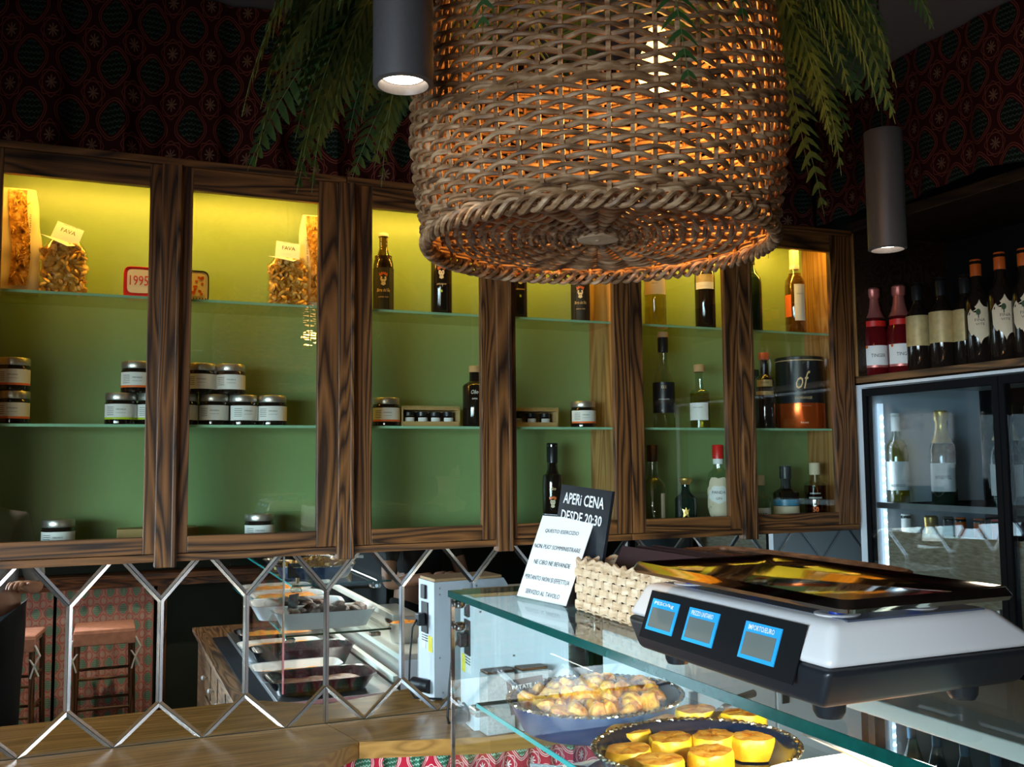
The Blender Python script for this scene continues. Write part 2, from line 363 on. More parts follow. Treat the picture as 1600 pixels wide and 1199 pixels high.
# ---------------------------------------------------------------- lettering
_tc = {}
def text_geo(txt, shear=0.0, bold=0.0):
    k = (txt, shear, bold)
    if k not in _tc:
        c = bpy.data.curves.new('t', 'FONT'); c.body = txt; c.size = 1; c.align_x = 'CENTER'; c.shear = shear; c.offset = bold; c.resolution_u = 2
        o = bpy.data.objects.new('t', c); me = bpy.data.meshes.new_from_object(o)
        _tc[k] = ([v.co.copy() for v in me.vertices], [tuple(p.vertices) for p in me.polygons])
        bpy.data.objects.remove(o); bpy.data.curves.remove(c); bpy.data.meshes.remove(me)
    return _tc[k]
def text_size(txt, width, **kw):
    vs, _ = text_geo(txt, **kw); a = max(v.x for v in vs) - min(v.x for v in vs); return width / max(a, 1e-6)
def lettering(txt, width, parent, mat, pos, wrap=0.0, rot=0, height=None, name='lettering', shear=0.0, bold=0.0, frame=None):
    """flat print: width in metres; wrap = cylinder radius (text centred at -Y side); frame = (origin, right, up) for flat placing"""
    vs, fs = text_geo(txt, shear, bold); x0 = min(v.x for v in vs); x1 = max(v.x for v in vs); y0 = min(v.y for v in vs); y1 = max(v.y for v in vs)
    s = width/(x1-x0); sy = s if height is None else height/(y1-y0); b = B(); out = []
    for v in vs:
        x = (v.x-(x0+x1)/2)*s; y = (v.y-(y0+y1)/2)*sy
        if frame:
            o_, r_, u_ = frame; out.append(Vector(o_) + Vector(r_)*x + Vector(u_)*y)
        elif wrap: a = x/wrap + rot; out.append((wrap*math.sin(a), -wrap*math.cos(a), y))
        else: out.append((x, 0, y))
    b.add(out, fs)
    return obj(name, b, M[mat] if isinstance(mat, str) else mat, parent, pos)
def wraplabel(name, r, z0, z1, w, mat, parent, rot=0.0, shape=None):
    """a paper label bent round a bottle; w = arc width in metres"""
    b = B(); n = 14; a = w/r/2
    if shape:
        m = len(shape); K = 5; vs = [(x*(K-j)/K, y*(K-j)/K) for j in range(K) for x, y in shape]+[(0, 0)]
        b.add([(r*math.sin(x*a*2+rot), -r*math.cos(x*a*2+rot), z0+(y+.5)*(z1-z0)) for x, y in vs], [(j*m+i, j*m+(i+1) % m, (j+1)*m+(i+1) % m, (j+1)*m+i) for j in range(K-1) for i in range(m)]+[((K-1)*m+i, (K-1)*m+(i+1) % m, K*m) for i in range(m)])
    else: b.grid(lambda u, v: (r*math.sin((u-.5)*2*a+rot), -r*math.cos((u-.5)*2*a+rot), z0+v*(z1-z0)), n, 1)
    return obj(name, b, M[mat], parent, smooth=True)
# ================================================================ THE SETTING
YM = 2.86         # mirror face
YC = 2.60         # cabinet door face
WT = 0.933        # worktop height
struct('floor', B().box((-2.6, -1.5, -0.05), (4.8, 3.0, 0)), M['floor'])
struct('ceiling', B().box((-2.6, -1.5, 3.0), (4.8, 3.0, 3.08)), M['ceiling'])
struct('wall_back', B().box((-2.6, 2.875, 0), (4.8, 3.0, 3.0)), M['wall'])
struct('wall_right', B().box((4.7, -1.4, 0), (4.8, 2.875, 3.0)), M['wall'])
b = B(); b.box((-2.6, -1.4, 0), (-2.5, 2.875, 0.95)); b.box((-2.6, -1.4, 2.2), (-2.5, 2.875, 3.0)); b.box((-2.6, -1.4, 0.95), (-2.5, -1.3, 2.2)); b.box((-2.6, 0.7, 0.95), (-2.5, 2.875, 2.2))
struct('wall_left', b, M['wall'])
b = B(); b.box((-2.6, -1.5, 0), (4.8, -1.4, 0.9)); b.box((-2.6, -1.5, 2.2), (4.8, -1.4, 3.0)); b.box((-2.6, -1.5, 0.9), (-2.45, -1.4, 2.2)); b.box((-1.05, -1.5, 0.9), (4.8, -1.4, 2.2))
struct('wall_front', b, M['wall'])
w1 = struct('window_1', B().box((-2.57, -1.3, 0.95), (-2.52, 0.7, 1.0)).box((-2.57, -1.3, 2.15), (-2.52, 0.7, 2.2)).box((-2.57, -1.3, 1.0), (-2.52, -1.25, 2.15)).box((-2.57, 0.65, 1.0), (-2.52, 0.7, 2.15)).box((-2.57, -0.33, 1.0), (-2.52, -0.27, 2.15)), M['wood_v'])
w2 = struct('window_2', B().box((-2.45, -1.47, 0.9), (-1.05, -1.43, 0.95)).box((-2.45, -1.47, 2.15), (-1.05, -1.43, 2.2)).box((-2.45, -1.47, 0.95), (-2.40, -1.43, 2.15)).box((-1.10, -1.47, 0.95), (-1.05, -1.43, 2.15)).box((-1.78, -1.47, 0.95), (-1.72, -1.43, 2.15)), M['wood_v'])

# ---- valances (gathered patterned fabric over the cabinets)
def drape(name, label, cat, P0, P1, ztop, zbot, mat, fold=0.03, per=0.16, ruffle=0.0, jag=0.0, nrm=None, group=None, seed=1):
    P0 = Vector(P0); P1 = Vector(P1); L = (P1-P0).length; d = (P1-P0)/L; n = Vector(nrm) if nrm else Vector((-d.y, d.x, 0))
    rnd = random.Random(seed); ph = [rnd.uniform(0, 6) for _ in range(6)]
    def off(s):
        x = s*L/per
        return fold*(math.sin(2*PI*x+ph[0]) + 0.45*math.sin(2*PI*x*2.3+ph[1]) + 0.35*math.sin(2*PI*x*0.37+ph[2]))
    def fn(u, v):
        z = ztop+(zbot-ztop)*v; k = 0.35+0.65*v
        o = off(u)*k + ruffle*math.sin(2*PI*u*L/0.028)*max(0, 1-v*7)
        if jag and v > 0.99: z += jag*math.sin(2*PI*u*L/0.5+ph[3])
        return P0 + d*(u*L) + n*o + Vector((0, 0, z))
    return tag(obj(name, B().grid(fn, int(L/0.012), 12, lambda u, v: (u*L*1.25, (ztop-zbot)*(1-v))), M[mat], smooth=True), label, cat, group)
drape('valance', 'dark red and green patterned fabric valance gathered above the glass cabinets', 'curtain', (-1.4, 2.74, 0), (2.36, 2.74, 0), 2.995, 2.475, 'curtain', 0.028, 0.19, jag=0.015, seed=3)
drape('valance', 'patterned fabric valance on the right wall above the wine shelf', 'curtain', (2.36, 2.70, 0), (2.36, 1.0, 0), 2.995, 2.525, 'curtain', 0.012, 0.23, jag=0.01, seed=5)
# curtain under the worktop
rodt = tag(obj('curtain_rod', B().cyl((0.6, 2.705, 0.875), (1.9, 2.705, 0.875), 0.006), M['bluef'], smooth=True), 'thin blue rod under the worktop edge holding the red curtain', 'rod')
drape('short_curtain', 'bright red and green floral curtain hanging under the worktop edge', 'curtain', (0.52, 2.69, 0), (1.95, 2.69, 0), 0.885, 0.05, 'curtain3', 0.020, 0.085, ruffle=0.004, seed=8)
# reflected side of the room: window bench with curtain below
for k, (x0, x1) in enumerate(((-1.9, -0.28), (-0.26, 0.33))):
    drape('bench_curtain', ('cream, red and green curtain under the bar ledge behind the stools' if k else 'cream, red and green curtain under the bar ledge beside the standing person'), 'curtain', (x0, -1.25, 0), (x1, -1.25, 0), 0.885, 0.05, 'curtain2', 0.022, 0.12, ruffle=0.006, seed=11+k)
bl = thing('bar_ledge', 'long brown wooden bar ledge above the cream patterned curtains, seen in the mirror', 'ledge', (-0.75, -1.22, 0))
obj('ledge_board', B().box((-1.25, -0.17, 0.93), (1.75, 0.06, 0.97), 0.004), M['wood_h'], bl)
obj('apron', B().box((-1.25, 0.02, 0.885), (1.75, 0.045, 0.93)), M['wood_h'], bl)
obj('post', B().box((1.10, -0.05, 0), (1.16, 0.03, 0.89)), M['wood_v'], bl)

# ---- worktop
wt = thing('worktop', 'brown oiled oak worktop along the mirror, deeper at the left end', 'worktop', (0.6, 2.7, 0))
def shiftp(pl): return [(x-0.6, y-2.7) for x, y in pl]
obj('worktop_board', B().prism(shiftp([(-1.6, YM-.003), (0.612, YM-.003), (0.655, 2.635), (0.47, 2.49), (-1.6, 2.49)][::-1]), WT-0.045, WT), M['worktop'], wt)
obj('worktop_board', B().prism(shiftp([(0.615, YM-.003), (2.40, YM-.003), (2.40, 2.53), (1.0, 2.53), (0.658, 2.635)][::-1]), WT-0.045, WT-0.0005), M['worktop'], wt)
obj('cupboard_base', B().box((-2.2, -0.17, 0.0), (-0.15, 0.15, WT-0.046)), M['wood_v'], wt)

# ---- bevelled mirror backsplash
ms = thing('mirror_backsplash', 'row of long silvery hexagonal mirrors above the worktop', 'mirror', (0.6, YM, WT))
ZL, ZU, ZT = 1.040, 1.316, 1.45
def tile(poly, bev=0.0078):
    c = Vector((sum(p[0] for p in poly)/len(poly), sum(p[1] for p in poly)/len(poly))); n = len(poly)
    P = [Vector(p) for p in poly]; area2 = sum(P[i].x*P[(i+1) % n].y-P[(i+1) % n].x*P[i].y for i in range(n))
    if area2 < 0: P = P[::-1]
    inner = []
    for i in range(n):
        e1 = (P[i]-P[i-1]).normalized(); e2 = (P[(i+1) % n]-P[i]).normalized(); n1 = Vector((-e1.y, e1.x)); n2 = Vector((-e2.y, e2.x))
        bis = (n1+n2); k = 1+n1.dot(n2); inner.append(P[i] + bis*(bev/max(k, 0.25)))
    b = B(); b.add([(p.x-0.6, 0.0, p.y-WT) for p in P] + [(p.x-0.6, -0.0013, p.y-WT) for p in inner] + [(p.x-0.6, 0.004, p.y-WT) for p in P],
                   [tuple(n+i for i in range(n))] + [(i, (i+1) % n, n+(i+1) % n, n+i) for i in range(n)] + [(2*n+i, 2*n+(i+1) % n, (i+1) % n, i) for i in range(n)])
    o = obj('mirror_tile', b, M['mirror'], ms); o.data.materials.append(M['bevel'])
    for p_ in o.data.polygons[1:n+1]: p_.material_index = 1
xs = [-0.076+0.2297*k for k in range(-4, 15)]
def slit(poly):  # cut tiles at the plain vertical joint
    return [poly]
g = 0.0006
for i in range(len(xs)-1):
    a, c = xs[i], xs[i+1]; m_ = (a+c)/2
    if c > 2.95: break
    tile([(a+g, ZL), (m_, WT+0.001), (c-g, ZL), (c-g, ZU), (m_, ZT-0.001), (a+g, ZU)])
    if i:
        p_ = (xs[i-1]+a)/2
        if abs(a-0.613) < 0.02:
            tile([(p_+.002, WT+.001), (a-g, WT+.001), (a-g, ZL-.002)]); tile([(a+g, WT+.001), (m_-.002, WT+.001), (a+g, ZL-.002)])
        else: tile([(p_+.002, WT+.001), (m_-.002, WT+.001), (a, ZL-.0015)])
        tile([(p_+.002, ZT), (a, ZU+.0015), (m_-.002, ZT)])

# ================================================================ WALL CABINETS
DT, DB = 2.408, 1.508        # glass opening top and bottom
SH = (1.794, 2.127)          # shelf tops
def cabinet(x0, x1, label, doors, posts, right_panel, left_panel=True):
    """doors: (glass x0, glass x1, outer x0, outer x1)"""
    t = thing('wall_cabinet', label, 'cabinet', (x0, YC, 1.445)); X = lambda x: x-x0; Y = lambda y: y-YC; Z = lambda z: z-1.445
    obj('back_panel', B().box((X(x0+.004), Y(2.835), Z(1.46)), (X(x1-.004), Y(2.85), Z(2.474))), M['green'], t, label='green painted back panel lit from above')
    obj('top_panel', B().box((X(x0), Y(2.625), Z(2.4745)), (X(x1), Y(2.853), Z(2.487))), M['wood_h'], t)
    obj('bottom_panel', B().box((X(x0), Y(2.625), Z(1.446)), (X(x1), Y(2.853), Z(1.470))), M['wood_h'], t)
    if left_panel: obj('side_panel', B().box((X(x0), Y(2.625), Z(1.471)), (X(x0+.018), Y(2.834), Z(2.474))), M['oak'], t)
    if right_panel: obj('side_panel', B().box((X(x1-.018), Y(2.625), Z(1.471)), (X(x1), Y(2.834), Z(2.474))), M['oak'], t)
    obj('lower_rail', B().box((X(x0), Y(2.604), Z(1.445)), (X(x1), Y(2.624), Z(1.464)), .001), M['wood_h'], t)
    obj('cornice', B().box((X(x0), Y(2.59), Z(2.4685)), (X(x1), Y(2.624), Z(2.487)), .002), M['wood_h'], t)
    for z in SH:
        s = obj('glass_shelf', B().box((X(x0+.02), Y(2.645), Z(z-.007)), (X(x1-.02), Y(2.833), Z(z))), M['shelfglass'], t)
        obj('polished_edge', B().box((X(x0+.02), Y(2.643), Z(z-.007)), (X(x1-.02), Y(2.645), Z(z))), M['edgel'], s)
    for gx0, gx1, ax0, ax1 in doors:
        d = obj('door', B().box((X(gx0-.004), Y(2.610), Z(DB-.004)), (X(gx1+.004), Y(2.613), Z(DT+.004))), M['glass'], t, label='glass door in a dark stained wooden frame')
        for a, c in ((ax0, gx0), (gx1, ax1)):
            obj('stile', B().box((X(a), Y(YC), Z(1.466)), (X(c), Y(2.622), Z(2.4682)), .0012), M['wood_v'], d)
        obj('rail', B().box((X(gx0+.0005), Y(YC+.001), Z(1.466)), (X(gx1-.0005), Y(2.621), Z(DB)), .0012), M['wood_h'], d)
        obj('rail', B().box((X(gx0+.0005), Y(YC+.001), Z(DT)), (X(gx1-.0005), Y(2.621), Z(2.4682)), .0012), M['wood_h'], d)
    for a, c in posts:
        p = obj('post', B().box((X(a), Y(2.585), Z(1.432)), (X(c), Y(2.622), Z(2.468)), .002), M['wood_v'], t)
        obj('fillet', B().box((X(c-.014), Y(2.577), Z(1.432)), (X(c-.004), Y(2.585), Z(2.468)), .002), M['wood_v'], p)
    st = obj('led_strip', B().box((X(x0+.03), Y(2.628), Z(2.464)), (X(x1-.03), Y(2.636), Z(2.474))), M['led'], t, label='warm light strip under the cabinet top')
    ld = bpy.data.lights.new('cabinet_light', 'AREA'); ld.shape = 'RECTANGLE'; ld.size = x1-x0-.08; ld.size_y = 0.02; ld.energy = CABW*(x1-x0); ld.color = CABC
    lo = bpy.data.objects.new('cabinet_light', ld); COL.objects.link(lo); lo.parent = t; lo.location = (X((x0+x1)/2), Y(2.66), Z(2.462)); lo.rotation_euler = (math.radians(30), 0, 0)
    return t
CABW = 5.2; CABC = (1.0, 0.52, 0.06)
cabinet(-1.20, -0.288, 'glazed wall cabinet at the far left, only its edge in view', [(-1.13, -0.78, -1.19, -0.745), (-0.68, -0.335, -0.74, -0.290)], [(-0.775, -0.725)], True)
cabinet(-0.286, 0.605, 'left glazed wall cabinet with bags of beans, tins and preserve jars', [(-0.243, 0.094, -0.284, 0.138), (0.200, 0.530, 0.174, 0.584)], [(0.121, 0.174), (0.584, 0.630)], False)
cabinet(0.607, 1.503, 'middle glazed wall cabinet with beer bottles and card boxes of small jars', [(0.681, 1.008, 0.632, 1.05), (1.117, 1.450, 1.099, 1.502)], [(1.05, 1.0985)], True, False)
cabinet(1.505, 2.402, 'right glazed wall cabinet with wine, gin and liqueur bottles', [(1.551, 1.866, 1.506, 1.912), (1.976, 2.311, 1.962, 2.400)], [(1.9125, 1.9615)], True, False)
# ================================================================ CABINET CONTENTS
def jarmesh():
    return B().lathe([(0.036, 0), (0.040, .004), (0.0405, .055), (0.037, .063), (0.036, .066)], 24)
def make_jar(stripe, label):
    t = thing('preserve_jar', label, 'jar')
    obj('glass_body', jarmesh(), M['amber'], t, smooth=True)
    obj('lid', B().lathe([(0.0385, .0645), (0.0392, .066), (0.0392, .081), (0.0375, .0835)], 24), M['lid'], t, smooth=True)
    lb = wraplabel('paper_label', 0.0411, .014, .054, .105, 'paper', t)
    if stripe: 
        s = wraplabel('stripe', 0.0413, .014, .0195, .105, stripe, t)
    lettering('MIRABILE', .024, t, 'dark', (0, 0, .040), 0.0414, height=.0035, name='lettering')
    lettering('preserved', .022, t, 'dark', (0, 0, .031), 0.0414, height=.003)
    b = B()
    for k in range(5): b.grid(lambda u, v, k=k: (0.0414*math.sin(-.95+u*.5), -0.0414*math.cos(-.95+u*.5), .025+k*.005+v*.0012), 3, 1)
    obj('fine_print', b, M['dark'], t)
    return t
jars = {}
def jar(px, py, level, stripe=None, label='', Y=2.715, rz=0.0, grp='preserve jars in the cabinets'):
    p = oy(px, py, Y); z = {0: 1.4705, 1: SH[0], 2: SH[0]+.0838}[level]
    ph = math.atan2(p.x, Y)
    if stripe not in jars: jars[stripe] = o = make_jar(stripe, label); o['group'] = grp
    else: o = dup(jars[stripe], label=label, group=grp)
    o.location = (p.x, Y, z); o.rotation_euler = (0, 0, -ph*0.5+rz); return o
jar(20, 635, 1, 'orange', 'preserve jar with orange stripe, lower of the two stacked at the far left')
jar(21, 580, 2, 'orange', 'preserve jar with orange stripe, upper of the two stacked at the far left')
jar(189, 640, 1, 'lime', 'preserve jar with lime green stripe, full label in view left of the first post')
jar(239, 640, 1, 'lime', 'preserve jar with lime green stripe, mostly hidden behind the first post')
jar(214, 590, 2, 'orange', 'preserve jar with orange stripe on top of the lime striped jars')
jar(285, 640, 1, None, 'plain label preserve jar of the bottom row, half hidden right of the first post')
jar(334, 640, 1, None, 'plain label preserve jar of the bottom row, under two upper jars')
jar(379, 640, 1, None, 'plain label preserve jar of the bottom row, third from the post', rz=0.35)
jar(425, 640, 1, None, 'plain label preserve jar at the right end of the bottom row')
jar(314, 590, 2, None, 'plain label preserve jar on the upper row next to the post')
jar(360, 590, 2, None, 'plain label preserve jar on the upper row, right one')
jar(91, 835, 0, None, 'preserve jar alone on the cabinet floor at the far left')
jar(405, 825, 0, None, 'preserve jar alone on the cabinet floor of the second door')
jar(603, 640, 1, 'orange', 'preserve jar with orange stripe beside the left card box of mini jars')
jar(911, 645, 1, 'orange', 'preserve jar with orange stripe alone right of the right card box')

def minibox(px0, px1, n, label):
    a = oy(px0, 640, 2.71).x; c = oy(px1, 640, 2.71).x; w_ = c-a
    t = thing('card_box', label, 'box', (a, 2.73, SH[0]), 0, 'card boxes of mini jars')
    b = B(); b.box((0, 0.04, 0), (w_, 0.045, .062)); b.box((0, -.03, 0), (w_, 0.04, .004)); b.box((0, -.03, .004), (.005, .04, .058)); b.box((w_-.005, -.03, .004), (w_, .04, .058)); b.box((0.005, -.034, 0), (w_-.005, -.03, .016)); b.box((0.005, -.034, .050), (w_-.005, .04, .054))
    obj('card', b, M['card'], t)
    rib = B()
    for k in range(int(w_/.005)): rib.box((k*.005+.001, -.0355, .0505), (k*.005+.003, -.034, .062))
    obj('corrugation', rib, M['card'], t)
    for k in range(n):
        m_ = minijar if False else None
        x = a + w_*(k+.75)/(n+.5)
        o = mini_jar(); o.location = (x, 2.725, SH[0]+.0042)
_mj = []
def mini_jar():
    if _mj: return dup(_mj[0])
    t = thing('mini_jar', 'tiny dark lidded jar with white label inside a card box', 'jar', group='mini jars in the card boxes')
    obj('glass_body', B().lathe([(.014, 0), (.016, .002), (.016, .026), (.014, .029)], 14), M['amber'], t, smooth=True)
    obj('lid', B().lathe([(.0168, .029), (.0168, .0395), (.015, .041)], 14), M['black'], t, smooth=True)
    wraplabel('paper_label', .0165, .005, .024, .036, 'paper', t)
    _mj.append(t); return t
minibox(626, 717, 4, 'open corrugated card box with four mini jars, left of the cork-topped bottle')
minibox(794, 870, 3, 'open corrugated card box with mini jars, right of the middle post')
def cardpad(px0, px1, py, label):
    a = oy(px0, py, 2.72).x; c = oy(px1, py, 2.72).x; t = thing('card_carton', label, 'box', (a, 2.72, 1.4705))
    obj('carton', B().box((0, 0, 0), (c-a, .08, .052), .001), M['card'], t)
    b = B()
    for k in range(int((c-a)/.004)): b.box((k*.004+.001, -.0012, .004), (k*.004+.003, 0, .050))
    obj('corrugation', b, M['card'], t)
cardpad(183, 309, 832, 'low corrugated card carton on the cabinet floor behind the first post')

# ---- bottles
def wine_prof(h, r, nr, sh=.60, nk=.76, lip=.006):
    return [(r*.92, 0), (r, h*.015), (r, h*sh*.97), (r*.93, h*(sh+.04)), (r*.62, h*(sh+(nk-sh)*.6)), (nr*1.15, h*(nk-.01)), (nr, h*nk+.004), (nr, h*.955), (nr*1.15, h*.96), (nr*1.15, h*.985), (nr*.9, h)]
def spirit_prof(h, r, nr, sh=.55, nk=.66):
    return [(r*.95, 0), (r, h*.02), (r, h*sh*.95), (r*.9, h*sh), (r*.45, h*(sh+(nk-sh)*.55)), (nr, h*nk), (nr, h*.9)]
def bottle(name, label, px, py, z, Y, h, r, nr, mat='amber', kind='wine', cap=None, caph=.2, capr=1.12, lab=None, liq=None, rz=0.0, X=None, group=None, sh=None, nk=None, at=None):
    if at: p = Vector(at)
    elif X is not None: p = ox(px, py, X)
    else: p = oy(px, py, Y)
    t = thing(name, label, 'bottle', (p.x, p.y, z), -math.atan2(p.x, p.y)+rz, group)
    kw = {}
    if sh: kw['sh'] = sh
    if nk: kw['nk'] = nk
    pr = wine_prof(h, r, nr, **kw) if kind == 'wine' else spirit_prof(h, r, nr, **kw)
    obj('glass_body', B().lathe(pr, 24), M[mat], t, smooth=True)
    if liq:
        lm, lv = liq; q = [(a*.93 if a > nr else a*.85, max(zz, .003)) for a, zz in pr if zz < h*lv]; q = q + [(q[-1][0], h*lv)]
        obj('liquid', B().lathe(q, 24), M[lm], t, smooth=True)
    if cap:
        z0 = h*(1-caph); rr = nr*capr
        cp = [(rr, z0), (rr, h*.995), (rr*.9, h*1.004)]
        if cap in ('foilgold', 'foilpink'): cp = [(r*.86, h*.655), (r*.62, h*.72), (nr*1.35, h*.80), (nr*1.2, h*.88), (nr*1.5, h*.90), (nr*1.55, h*.985), (nr*1.2, h*1.003)]
        obj('capsule' if kind == 'wine' else 'stopper', B().lathe(cp, 18), M[cap], t, smooth=True)
    for L in (lab or []):
        m_, a, c, wd = L[0], L[1], L[2], L[3]; ro = L[4] if len(L) > 4 else 0
        wraplabel('paper_label', r*1.012, h*a, h*c, wd, m_, t, ro, L[5] if len(L) > 5 else None)
    return t
def txt(t, s, width, z, r, mat='dark', height=None, rot=0, **kw): return lettering(s, width, t, mat, (0, 0, z), r*1.02, rot=rot, height=height, **kw)
def crown_face(t, r, z, s=1.0):
    """little crowned head printed on the label"""
    R = r*1.02
    def put(nm, pts, m_):
        n = len(pts); b = B(); cx = sum(p[0] for p in pts)/n; cy = sum(p[1] for p in pts)/n
        q = [(cx, cy)]+pts; b.add([(R*math.sin(x*s/R), -R*math.cos(x*s/R), z+y*s) for x, y in q], [(0, i+1, (i+1) % n+1) for i in range(n)]); obj(nm, b, M[m_], t)
    put('crown_print', [(-.011, .012), (-.013, .022), (-.009, .017), (-.006, .025), (-.003, .018), (0, .026), (.003, .018), (.006, .025), (.009, .017), (.013, .022), (.011, .012)], 'orangecap')
    put('face_print', [(-.008, .011), (-.009, .002), (-.005, -.005), (-.007, -.012), (0, -.016), (.007, -.012), (.005, -.005), (.009, .002), (.008, .011)], 'cream')
    R *= 1.004
    for x in (-.0035, .0035): put('eye_print', [(x-.0015, .003), (x-.0015, .006), (x+.0015, .006), (x+.0015, .003)], 'dark')
    put('mouth_print', [(-.003, -.005), (-.003, -.0035), (.003, -.0035), (.003, -.005)], 'dark')
S1, S2, S0 = SH[0], SH[1], 1.4705
def beer(px, label):
    t = bottle('beer_bottle', label, px, 480, S2, 2.72, .236, .0305, .0125, 'beer', 'wine', None, lab=[('dark', .02, .56, .15)], liq=('beer', .72), sh=.62, nk=.80)
    obj('crown_cap', B().lathe([(.0150, .229), (.0155, .231), (.0150, .237), (.012, .239)], 21), M['paper'], t, smooth=True)
    crown_face(t, .0305, .094, 1.0); txt(t, 'Birra del Re', .040, .065, .0305, 'goldink', .010, shear=.3); txt(t, 'ambrata chiara', .030, .045, .0305, 'goldink', .004, shear=.3)
    return t
beer(599, 'brown beer bottle with white crown cap and crowned-head label, left of the wicker lamp')
t = bottle('oil_bottle', 'tall black bottle with a crowned-head print, its neck hidden by the wicker lamp', 690, 480, S2, 2.72, .31, .032, .013, 'amber', cap='black', caph=.18)
crown_face(t, .032, .125, 1.0); txt(t, 'selezione', .030, .095, .032, 'goldink', .006, shear=.3); txt(t, 'B', .007, .073, .032, 'lime', .008, bold=.05)
t = bottle('oil_bottle', 'black bottle with a crowned-head print peeping out right of the middle post', 808, 480, S2, 2.72, .31, .032, .013, 'amber', cap='black', caph=.18, rz=.35)
crown_face(t, .032, .125, 1.0); txt(t, 'selezione', .030, .095, .032, 'goldink', .006, shear=.3); txt(t, 'B', .007, .073, .032, 'lime', .008, bold=.05)
beer(907, 'brown beer bottle with crowned-head label, right below the wicker lamp rim')
t = bottle('apothecary_bottle', 'black round-shouldered bottle with wooden stopper, cut by the middle post', 742, 650, S1, 2.715, .185, .037, .016, 'amber', 'spirit', 'cork', .1, 1.1, sh=.70, nk=.80)
txt(t, 'Olio', .022, .105, .037, 'whiteink', .012, shear=.3); txt(t, 'extra', .016, .085, .037, 'whiteink', .005)
t = bottle('oil_bottle', 'slim black oil bottle standing on the cabinet floor behind the chalk board', 864, 800, S0, 2.72, .275, .032, .0155, 'amber', 'wine', 'black', .22, sh=.60, nk=.70)
crown_face(t, .032, .09, .9); txt(t, 'olio', .02, .135, .032, 'goldink', .010, shear=.3)
t = bottle('wine_bottle', 'pale white wine bottle with large cream label under the wicker lamp', 1024, 480, S2, 2.72, .30, .0375, .0145, 'clear', 'wine', 'foilgold', lab=[('cream', .36, .62, .085)], liq=('liqpale', .72))
txt(t, 'CAPRICCIO', .040, .165, .0375, 'dark', .006); txt(t, 'bianco', .02, .145, .0375, 'dark', .004)
t = bottle('wine_bottle', 'black wine bottle with gold and white banded label', 1102, 480, S2, 2.72, .315, .0345, .0145, 'amber', 'wine', 'black', .2, lab=[('paper', .44, .515, .07), ('gold_label', .515, .60, .07)])
txt(t, 'ROSSO', .028, .149, .0345, 'goldink', .006)
bottle('wine_bottle', 'dark green wine bottle mostly hidden left of the rose wine', 1174, 480, S2, 2.72, .30, .037, .0145, 'greeng', 'wine', 'black', .2)
t = bottle('wine_bottle', 'amber rose wine bottle with tall white side label and orange patch', 1243, 480, S2, 2.70, .30, .0375, .0145, 'clear', 'wine', 'cream', .23, 1.15, lab=[('paper', .15, .58, .040, .45), ('orange', .20, .46, .028, -.75)], liq=('liqrose', .72))
txt(t, 'ROSATO', .022, .14, .0375, 'dark', .005, rot=.45)
obj('neck_band', B().lathe([(.0172, .233), (.0172, .246)], 16, cap=False), M['paper'], t, smooth=True)
t = bottle('whisky_bottle', 'clear tall bottle with black label and cork top in the fifth door', 1038, 650, S1, 2.72, .315, .036, .0155, 'clear', 'wine', 'black', .2, 1.1, lab=[('black', .16, .48, .11)], sh=.48, nk=.66)
txt(t, 'XXX', .02, .135, .036, 'goldink', .010); txt(t, 'DISTILLATO', .036, .095, .036, 'whiteink', .004)
obj('cork', B().lathe([(.018, .302), (.0185, .316), (.017, .320)], 16), M['cork'], t, smooth=True)
t = bottle('liqueur_bottle', 'clear bottle of yellow liqueur with cream label and wooden stopper', 1094, 650, S1, 2.72, .215, .034, .014, 'clear', 'spirit', 'cork', .11, 1.35, lab=[('paper', .13, .40, .075, -.2)], liq=('liqyellow', .55), sh=.58, nk=.68)
txt(t, 'amaro giallo', .034, .070, .034, 'dark', .005, rot=-.2)
t = bottle('gin_bottle', 'clear square-shouldered gin bottle with brown cap at the left of the bottom row', 1021, 800, S0, 2.72, .268, .040, .0165, 'clear', 'spirit', 'wood_v', .2, 1.1, lab=[('cream', .06, .42, .022, .95)])
t = bottle('tequila_bottle', 'squat dark green bottle with round glass stopper between two gin bottles', 1072, 800, S0, 2.73, .155, .036, .013, 'greeng', 'spirit', sh=.62, nk=.80)
obj('stopper', B().lathe([(.014, .138), (.024, .15), (.0245, .158), (.014, .162)], 16), M['foilgold'], t, smooth=True)
obj('star_print', B().add([(0.037*math.sin(x), -0.037*math.cos(x), z) for x, z in ((0, .065), (-.1, .055), (-.35, .06), (-.2, .045), (-.3, .03), (0, .038), (.3, .03), (.2, .045), (.35, .06), (.1, .055))], [tuple(range(10))]), M['foilgold'], t)
blob = [(.45*math.cos(k*PI/14)*(1+.10*math.cos(k*PI/14*9)), (.48*math.sin(k*PI/14))*(1+.08*math.sin(k*PI/14*7))) for k in range(28)]
t = bottle('gin_bottle', 'clear gin bottle with bright red cap and scalloped pale label', 1124, 800, S0, 2.70, .268, .037, .0165, 'clear', 'spirit', 'red', .17, 1.15, lab=[('cream', .06, .62, .12, 0, blob)], sh=.66, nk=.76)
wraplabel('label_field', .0385, .075, .135, .085, 'paper', t, 0, blob)
obj('seal', B().lathe([(.0175, .205), (.0175, .223)], 16, cap=False), M['paper'], t, smooth=True)
txt(t, 'PANDA', .046, .112, .038, 'dark', .009); txt(t, 'GIN', .02, .092, .038, 'dark', .008); wraplabel('blue_foot', .0388, .016, .030, .05, 'bluecap', t)
t = bottle('liqueur_bottle', 'dark liqueur bottle with orange stopper and yellow band labels beside the big tin', 1196, 650, S1, 2.70, .262, .033, .014, 'amber', 'spirit', 'orangecap', .09, 1.3, lab=[('gold_label', .55, .64, .06), ('gold_label', .44, .49, .072)], sh=.66, nk=.76)
txt(t, 'CALMARE', .032, .158, .033, 'dark', .007)
